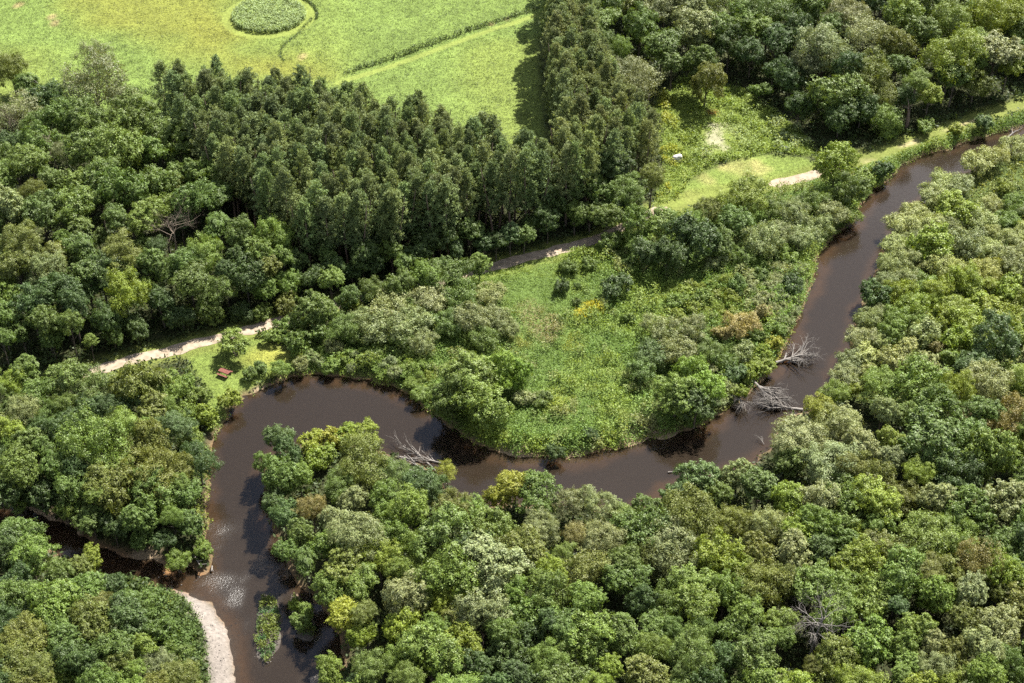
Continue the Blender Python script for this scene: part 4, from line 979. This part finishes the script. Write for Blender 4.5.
# lush weeds along the water and on the upper banks
strip = poly([(330, 352), (300, 352), (240, 372), (205, 400), (192, 450), (190, 500), (196, 540), (208, 560), (222, 425), (268, 384), (330, 374), (385, 383), (450, 426), (470, 440), (560, 457), (640, 442), (712, 421), (785, 350), (822, 252), (862, 203),
              (902, 168), (975, 139), (1060, 112), (1060, 98), (975, 118), (890, 152), (835, 190), (800, 250), (775, 320), (730, 375), (690, 410), (640, 425), (560, 440), (500, 435), (460, 412), (400, 375)])
Q = scatter(strip, 8.0); Q = Q[visible(Q)]
z, d = land_at(Q)
n1 = vnoise(Q[:, 0], Q[:, 1], 1.5, 51); n2 = vnoise(Q[:, 0], Q[:, 1], 4, 52)
ok = (d < .1) & (dist_line(Q, PATH) > 1.5) & ((sdist(Q, LAWN) < -.3) | (d > -1.6)) & (n2 > .22)
c = mixc(np.tile((.092, .130, .030), (len(Q), 1)), np.array((.135, .165, .030)), smooth(.3, .8, n2))
q = PXY(765, 362)
c = mixc(c, np.array((.185, .185, .022)), .8 * smooth(11, 3, np.hypot(Q[:, 0] - q[0], (Q[:, 1] - q[1]) * .45)) * smooth(.25, .6, n1))
herbs('bank_weeds', Q[ok], (.3 + .9 * n1 * smooth(.3, -1.5, d))[ok], c[ok] * 1.42, .14, 6, .2, .85)

# weeds of the upper clearing with white umbels; east bank open weeds; low vines beside the gravel bar; island
Q = scatter(WEED_CLEARING, 9); ok = dist_line(Q, PATH) > 1.4
n1 = vnoise(Q[:, 0], Q[:, 1], 1.4, 61); n2 = vnoise(Q[:, 0], Q[:, 1], 4, 62)
dq = np.hypot(Q[:, 0] - PXY(719, 140)[0], (Q[:, 1] - PXY(719, 140)[1]) * .6)
ok &= (dq > 2.4 + 3.5 * (n1 - .5)) | (RNG.random(len(Q)) < .12) & ~inside(Q, CLEARING)
c = np.tile((.120, .155, .030), (len(Q), 1)) * (.75 + .4 * n2)[:, None]
c = mixc(c, np.array((.21, .195, .024)), .8 * smooth(.5, .75, n1) * smooth(PXY(676, 120)[0] + 2, PXY(660, 120)[0], Q[:, 0]))
c = mixc(c, np.array((.26, .27, .18)), .5 * smooth(.62, .8, n1) * smooth(PXY(740, 140)[0], PXY(800, 155)[0], Q[:, 0]) + .35 * smooth(.6, .8, n2) * smooth(8, 3, dq))
q = PXY(712, 114)
c = mixc(c, np.array((.28, .14, .05)), .9 * smooth(1.2, .4, np.hypot(Q[:, 0] - q[0], (Q[:, 1] - q[1]) * .7)))
herbs('clearing_weeds', Q[ok], (.25 + .9 * smooth(.3, .8, n1))[ok], c[ok] * np.array((1.25, 1.35, 1.2)), .16, 6, .25, .85)
Q = scatter(EAST, 5); Q = Q[visible(Q)]
z, d = land_at(Q); n1 = vnoise(Q[:, 0], Q[:, 1], 1.4, 63); n2 = vnoise(Q[:, 0], Q[:, 1], 5, 64); ok = d < -.2
c = mixc(np.tile((.110, .140, .040), (len(Q), 1)), np.array((.150, .170, .040)), smooth(.35, .75, n2))
herbs('thicket_weeds', Q[ok], (.4 + 1.1 * n1)[ok], c[ok] * 1.1, .16, 5, .25, .75)
Q = scatter(BAR_WEEDS, 14); z, d = land_at(Q); n1 = vnoise(Q[:, 0], Q[:, 1], 1.2, 65); n2 = vnoise(Q[:, 0], Q[:, 1], 3.5, 66)
s = sdist(Q, BAR) + .6 * (n1 - .5); ok = (d < .1) & (s < .5) | ((s < .2) & (sdist(Q, BAR_WEEDS) > .3))
c = np.tile((.080, .125, .030), (len(Q), 1)) * (.85 + .3 * n2)[:, None]
herbs('creeping_vines', Q[ok], (.3 + 1.3 * smooth(-.5, 4, sdist(Q, BAR_WEEDS)) * (.6 + .5 * n1))[ok], c[ok], .15, 7, .2, .7)
Qi = np.vstack([scatter(ISLE, 26), scatter(ISLET, 24)])
k = np.maximum(sdist(Qi, ISLE), sdist(Qi, ISLET)); n1 = vnoise(Qi[:, 0], Qi[:, 1], 1.0, 67)
ok = k + .6 * (n1 - .5) > .18
c = mixc(np.tile((.06, .12, .04), (len(Qi), 1)), np.array((.11, .14, .028)), smooth(.35, .65, n1))
herbs('island_weeds', Qi[ok], (.2 + .6 * n1)[ok], c[ok], .13, 5, .12, .5)
# mown grass of lawn and clearing: short blades
Q = np.vstack([scatter(LAWN, 22), scatter(CLEARING, 16)])
z, d = land_at(Q); ok = (d < -.3) & (dist_line(Q, PATH) > 1.0)
Q = Q[ok]
herbs('lawn_grass', Q, np.full(len(Q), .08), ground_col(Q) * 1.0, .085, 3, .12, .9)
# undergrowth of the woods
wood = np.array([(-125, 84), (125, 84), (125, 300), (-125, 300)], float)
Q = scatter(wood, 2.2); Q = Q[visible(Q, 260)]
z, d = land_at(Q)
ok = (d < -.3) & (dist_line(Q, PATH) > 1.5)
for G in (FIELD, MEADOW, LAWN, CLEARING, WEED_CLEARING, BAR, EAST, ISLE, ISLET):
    ok &= ~inside(Q, G)
Q = Q[ok]
n1 = vnoise(Q[:, 0], Q[:, 1], 2.5, 71)
herbs('undergrowth', Q, .2 + 1.2 * n1, np.tile((.040, .060, .017), (len(Q), 1)) * (.7 + .6 * n1)[:, None], .24, 5, .3, .6)


# stones on the bar and in the riffle
def stones(name, Q, r, col):
    n = len(Q)
    z, d = land_at(Q)
    V0 = np.array([(1, 0, 0), (-1, 0, 0), (0, 1, 0), (0, -1, 0), (0, 0, 1), (0, 0, -1.)])
    F0 = np.array([(0, 2, 4), (2, 1, 4), (1, 3, 4), (3, 0, 4), (2, 0, 5), (1, 2, 5), (3, 1, 5), (0, 3, 5)])
    rr = r * RNG.uniform(.5, 1.5, (n, 1)) * RNG.uniform(.7, 1.3, (n, 3)); rr[:, 2] *= .6
    V = (V0[None] * rr[:, None, :] * RNG.uniform(.8, 1.2, (n, 6, 1)) + np.column_stack([Q, z + .3 * rr[:, 2]])[:, None, :]).reshape(-1, 3)
    Fc = (F0[None] + (np.arange(n) * 6)[:, None, None]).reshape(-1, 3)
    t = np.repeat(col * RNG.uniform(.6, 1.25, (n, 1)), 6, 0)
    me = mesh_np(name, V, Fc, M_ROCK, t)
    return tag(link(bpy.data.objects.new(name, me)), kind='stuff')


m, t_, N_, L_ = nt('stones')
o_ = N_.new('ShaderNodeOutputMaterial'); p_ = N_.new('ShaderNodeBsdfPrincipled'); p_.inputs['Roughness'].default_value = .7
a_ = N_.new('ShaderNodeAttribute'); a_.attribute_name = 'tint'
L_.new(a_.outputs['Color'], p_.inputs['Base Color']); L_.new(p_.outputs[0], o_.inputs[0]); M_ROCK = m
Q = np.vstack([scatter(BAR, 5, .6)])
stones('gravel', Q, .06, np.array((.145, .128, .113)))
Qr = np.vstack([scatter(RIFFLE, 1.6), scatter(ISLE, 4, 1.0)])
z, d = land_at(Qr)
Qr = Qr[(z > WATER_Z - .45) & (d > 0)]
stones('riffle_stones', Qr, .11, np.array((.075, .065, .058)))

# ------------------------------------------------------------------ dead wood
def dead_tree(name, px, py, label, cat, build, mat, z=0.0, group=None):
    x, y = at(px, py, z)
    gz, d = ground_z(x, y)
    o = root(name, (x, y, max(gz, WATER_Z - .1)), 0, label, cat, group)
    tb, br = Tubes(6), Tubes(5)
    build(tb, br)
    link(bpy.data.objects.new('trunk', tb.mesh('trunk', mat)), o)
    if br.v: link(bpy.data.objects.new('branches', br.mesh('branches', mat)), o)
    return o


def fallen(angle, length, r, fan, lift=.12, depth=2, nb=7, spread=.55):
    """angle: direction of the fall in plan; fan of branches in the outer half"""
    def b(tb, br):
        d = Vector((math.cos(angle), math.sin(angle), lift))
        pts = crooked(Vector((0, 0, .25)), d, length * .8, 6, .06)
        rad = [r * k for k in (1.2, 1, .85, .75, .6, .45, .3)]
        tb.add(pts, rad)
        for i in range(nb):
            k = random.uniform(.25, 1) * 6; j = min(int(k), 5)
            q = pts[j].lerp(pts[j + 1], k - j)
            a = angle + random.uniform(-fan, fan)
            dd = Vector((math.cos(a), math.sin(a), random.uniform(-.12, .55)))
            bare_branches(br, q, dd, length * random.uniform(.3, .5), rad[j] * .8, depth, spread, .1, .03, 4, .3)
    return b


random.seed(21)
dead_tree('fallen_tree', 776, 362, 'grey fallen tree with its fanned bare crown lying in the river, upper of two', 'fallen tree', fallen(math.radians(12), 5.4, .2, 1.15, .16, 2, 26, .5), M_DEAD, WATER_Z + .3)
dead_tree('fallen_tree', 752, 381, 'bare grey fallen tree sprawling across the river below the fanned one', 'fallen tree', fallen(math.radians(-52), 6.2, .2, .85, .06, 2, 18, .6), M_DEAD, WATER_Z + .5)
dead_tree('fallen_tree', 803, 408, 'pale bare trunk reaching into the river from the olive yellow tree', 'fallen tree', fallen(math.radians(165), 6.5, .2, .85, .06, 2, 18, .6), M_DEAD, WATER_Z + .5)
dead_tree('dead_branch', 738, 392, 'whitish dead branch drooping from the bank beside the billowing tree', 'dead branch', fallen(math.radians(-85), 4.0, .12, .6, .25, 2, 14, .6), M_DEAD, WATER_Z + .7)
# driftwood at the peninsula: several stripped trunks fanned out
for (px, py, a, L, r, lab) in ((437, 470, 137, 7.2, .17, 'long grey driftwood trunk, outermost of the fan beside the pale yellow bush'), (430, 474, 152, 5.8, .16, 'grey driftwood trunk in the middle of the fan at the peninsula'),
                               (424, 476, 163, 5.2, .13, 'thin grey driftwood trunk lying closest to the peninsula trees'), (444, 462, 155, 4.2, .12, 'short grey driftwood trunk crossing the top of the fan'), (398, 459, -20, 4.0, .13, 'brownish driftwood log under the peninsula foliage')):
    random.seed(int(px + a))
    dead_tree('driftwood_trunk', px, py, lab, 'driftwood', fallen(math.radians(a), L, r, .35, .12, 1, 5, .4), M_DEAD, WATER_Z + .5, 'driftwood fan at the peninsula')
random.seed(5)
dead_tree('fallen_log', 193, 553, 'pale fallen log slanting from the bank bush into the creek mouth', 'log', fallen(math.radians(-48), 3.0, .13, .5, .1, 0, 2), M_DEAD, .6)
dead_tree('fallen_log', 212, 566, 'short pale log stub standing in the riffle at the creek mouth', 'log', fallen(math.radians(-80), 1.3, .10, .5, .3, 0, 2), M_DEAD, WATER_Z + .2)
dead_tree('fallen_log', 1004, 140, 'pale bare log lying in the upper river at the right edge', 'log', fallen(math.radians(40), 3.8, .22, .5, .25, 1, 3), M_DEAD, WATER_Z + .2)
dead_tree('fallen_log', 668, 472, 'small pale log among reeds at the near shore of the bend', 'log', fallen(math.radians(10), 1.8, .09, .5, .1, 0, 2), M_DEAD, WATER_Z + .2)
dead_tree('dead_branch', 764, 444, 'thin grey branch sticking out of the water below the pale willow-like tree', 'dead branch', fallen(math.radians(120), 1.6, .05, .7, .4, 1, 6), M_DEAD, WATER_Z + .2)
dead_tree('fallen_tree', 702, 16, 'pale broken tree lying in the dark gap at the top of the wood', 'fallen tree', fallen(math.radians(20), 7.5, .20, .7, .2, 2, 8), M_DEAD, 2.0)


def snag(h, r, nb, crown_from, spread=.75, length=.45, depth=3, up=.35):
    def b(tb, br):
        pts = crooked(Vector((0, 0, -.3)), Vector((0, 0, 1)), h + .3, 7, .05)
        rad = [r * k for k in (1.3, 1.05, .95, .85, .7, .5, .35, .15)]
        tb.add(pts, rad)
        for i in range(nb):
            k = random.uniform(crown_from, 1) * 7; j = min(int(k), 6)
            q = pts[j].lerp(pts[j + 1], k - j)
            a = 6.283 * i / nb + random.uniform(-.3, .3)
            bare_branches(br, q, Vector((math.cos(a), math.sin(a), up + random.uniform(-.1, .4))), h * length * random.uniform(.6, 1), rad[j] * .6, depth, spread, .12, 0, 4, .25)
    return b


random.seed(31)
dead_tree('bare_tree', 806, 672, 'dead brown tree with bare twiggy crown in the lower right forest', 'dead tree', snag(9.6, .22, 16, .62, .7, .34, 3, .25), M_DEAD)
dead_tree('bare_tree', 178, 278, 'dead grey tree with bare spreading limbs in the left wood', 'dead tree', snag(11.5, .15, 13, .62, .7, .32, 3, .35), M_DEADBROWN)
dead_tree('bare_tree', 62, 190, 'small bare grey crown among the leafy trees of the upper left wood', 'dead tree', snag(9.5, .15, 9, .7, .7, .26, 3, .5), M_DEADBROWN)
dead_tree('bare_tree', 52, 118, 'cluster of pale bare stems at the field edge', 'dead tree', snag(7.0, .10, 12, .3, .35, .6, 1, 1.6), M_DEAD)
dead_tree('bare_tree', 22, 158, 'grey half-dead tree at the left edge of the upper wood', 'dead tree', snag(10, .18, 10, .65, .6, .3, 3, .6), M_DEADBROWN)
dead_tree('standing_snag', 906, 130, 'pinkish bare trunk standing before the dark wood edge', 'dead tree', snag(5.2, .38, 4, .75, .5, .2, 1, .6), M_PINEBARK)


# ------------------------------------------------------------------ picnic table, boulder
def box(bm_list, c, s, rot=None):
    h = np.array(s) / 2
    v = np.array([(x, y, z) for x in (-1, 1) for y in (-1, 1) for z in (-1, 1)]) * h
    if rot is not None: v = v @ np.array(rot.to_matrix()).T
    bm_list.append(v + np.array(c))


def boxes_mesh(name, lst, mat, bev=.008):
    import bmesh
    bm = bmesh.new()
    for v in lst:
        vs = [bm.verts.new(p) for p in v]
        for f in ((0, 1, 3, 2), (4, 6, 7, 5), (0, 4, 5, 1), (2, 3, 7, 6), (0, 2, 6, 4), (1, 5, 7, 3)):
            bm.faces.new([vs[i] for i in f])
    bmesh.ops.recalc_face_normals(bm, faces=bm.faces)
    bmesh.ops.bevel(bm, geom=list(bm.edges), offset=bev, segments=1, affect='EDGES')
    me = bpy.data.meshes.new(name); bm.to_mesh(me); bm.free(); me.materials.append(mat)
    return me


from mathutils import Euler
tx, ty = at(225, 375)
tz, _ = ground_z(tx, ty)
pt = root('picnic_table', (tx, ty, tz), math.radians(-28), 'red brown wooden picnic table with two attached benches on the mown lawn', 'picnic table')
b = []
for i in range(5): box(b, (0, (i - 2) * .165, .75), (1.95, .15, .045))
pt.scale = (.86, .86, .95)
link(bpy.data.objects.new('table_top', boxes_mesh('table_top', b, M_TABLE)), pt)
for sy in (-1, 1):
    b = []
    for k in (-.5, .5): box(b, (0, sy * .76 + k * .16, .45), (1.95, .145, .045))
    link(bpy.data.objects.new('seat', boxes_mesh('seat', b, M_TABLE)), pt)
for sx in (-1, 1):
    b = []
    box(b, (sx * .68, 0, .405), (.05, 1.68, .09)); box(b, (sx * .68, 0, .70), (.05, .74, .06))
    for sy in (-1, 1): box(b, (sx * .73, sy * .48, .345), (.045, .09, .86), Euler((sy * .52, 0, 0)))
    link(bpy.data.objects.new('leg', boxes_mesh('leg', b, M_TABLE)), pt)

import bmesh
bm = bmesh.new(); bmesh.ops.create_icosphere(bm, subdivisions=3, radius=1)
random.seed(3)
cuts = [(rv().normalized(), random.uniform(.55, .85)) for _ in range(9)]
for v in bm.verts:
    for n_, k in cuts:
        e = v.co.dot(n_) - k
        if e > 0: v.co -= n_ * e
    v.co = Vector((v.co.x * .95, v.co.y * .8, v.co.z * 1.0)) + rv(.012)
me = bpy.data.meshes.new('boulder'); bm.to_mesh(me); bm.free(); me.materials.append(M_STONE)
bx, by = at(677, 160, .3)
o = bpy.data.objects.new('boulder', me); o.location = (bx, by, .55); o.rotation_euler = (.2, .1, .5)
tag(link(o), 'white angular boulder in the weeds between the pines and the mown clearing', 'boulder')

# ------------------------------------------------------------------ camera, sun, sky
cam = bpy.data.cameras.new('camera')
cam.sensor_width = 36; cam.lens = F / 1024 * 36; cam.clip_end = 12000; cam.clip_start = 1
co = bpy.data.objects.new('camera', cam); co.location = (0, 0, CAM_H); co.rotation_euler = (math.pi / 2 - PITCH, 0, 0)
link(co); SC.camera = co
sun = bpy.data.lights.new('sun', 'SUN'); sun.energy = 5.0; sun.angle = math.radians(.53); sun.color = (1.0, .955, .875)
so = bpy.data.objects.new('sun', sun)
sd = Vector((math.sin(SUN_AZ) * math.cos(SUN_EL), math.cos(SUN_AZ) * math.cos(SUN_EL), math.sin(SUN_EL)))
so.rotation_euler = (-sd).to_track_quat('-Z', 'Y').to_euler(); so.location = (0, 150, 200); link(so)
w = bpy.data.worlds.new('World'); SC.world = w; w.use_nodes = True
N, L = w.node_tree.nodes, w.node_tree.links
sky = N.new('ShaderNodeTexSky'); sky.sky_type = 'NISHITA'; sky.sun_disc = False
sky.sun_elevation = SUN_EL; sky.sun_rotation = SUN_AZ; sky.air_density = 1.0; sky.dust_density = 1.0
bg = N.get('Background'); bg.inputs['Strength'].default_value = .043
tc = N.new('ShaderNodeTexCoord'); cn = N.new('ShaderNodeTexNoise'); cn.inputs['Scale'].default_value = 5.0; cn.inputs['Detail'].default_value = 5
cr = N.new('ShaderNodeMapRange'); cr.inputs[1].default_value = .48; cr.inputs[2].default_value = .62; cr.inputs[4].default_value = .85
cm = N.new('ShaderNodeMix'); cm.data_type = 'RGBA'; cm.inputs[7].default_value = (13, 13, 13.6, 1)
L.new(tc.outputs['Generated'], cn.inputs['Vector']); L.new(cn.outputs[0], cr.inputs[0]); L.new(cr.outputs[0], cm.inputs[0]); L.new(sky.outputs[0], cm.inputs[6])
L.new(cm.outputs[2], bg.inputs[0])
SC.view_settings.view_transform = 'Standard'; SC.view_settings.look = 'None'
SC.view_settings.exposure = 1.96; SC.view_settings.gamma = 1
SC.cycles.max_bounces = 8; SC.cycles.diffuse_bounces = 3; SC.cycles.glossy_bounces = 2; SC.cycles.transmission_bounces = 4; SC.cycles.transparent_max_bounces = 8
SC.cycles.use_denoising = False
SC.cycles.sample_clamp_indirect = 4
SC.render.film_transparent = False
SC.cycles.filter_width = 1.5
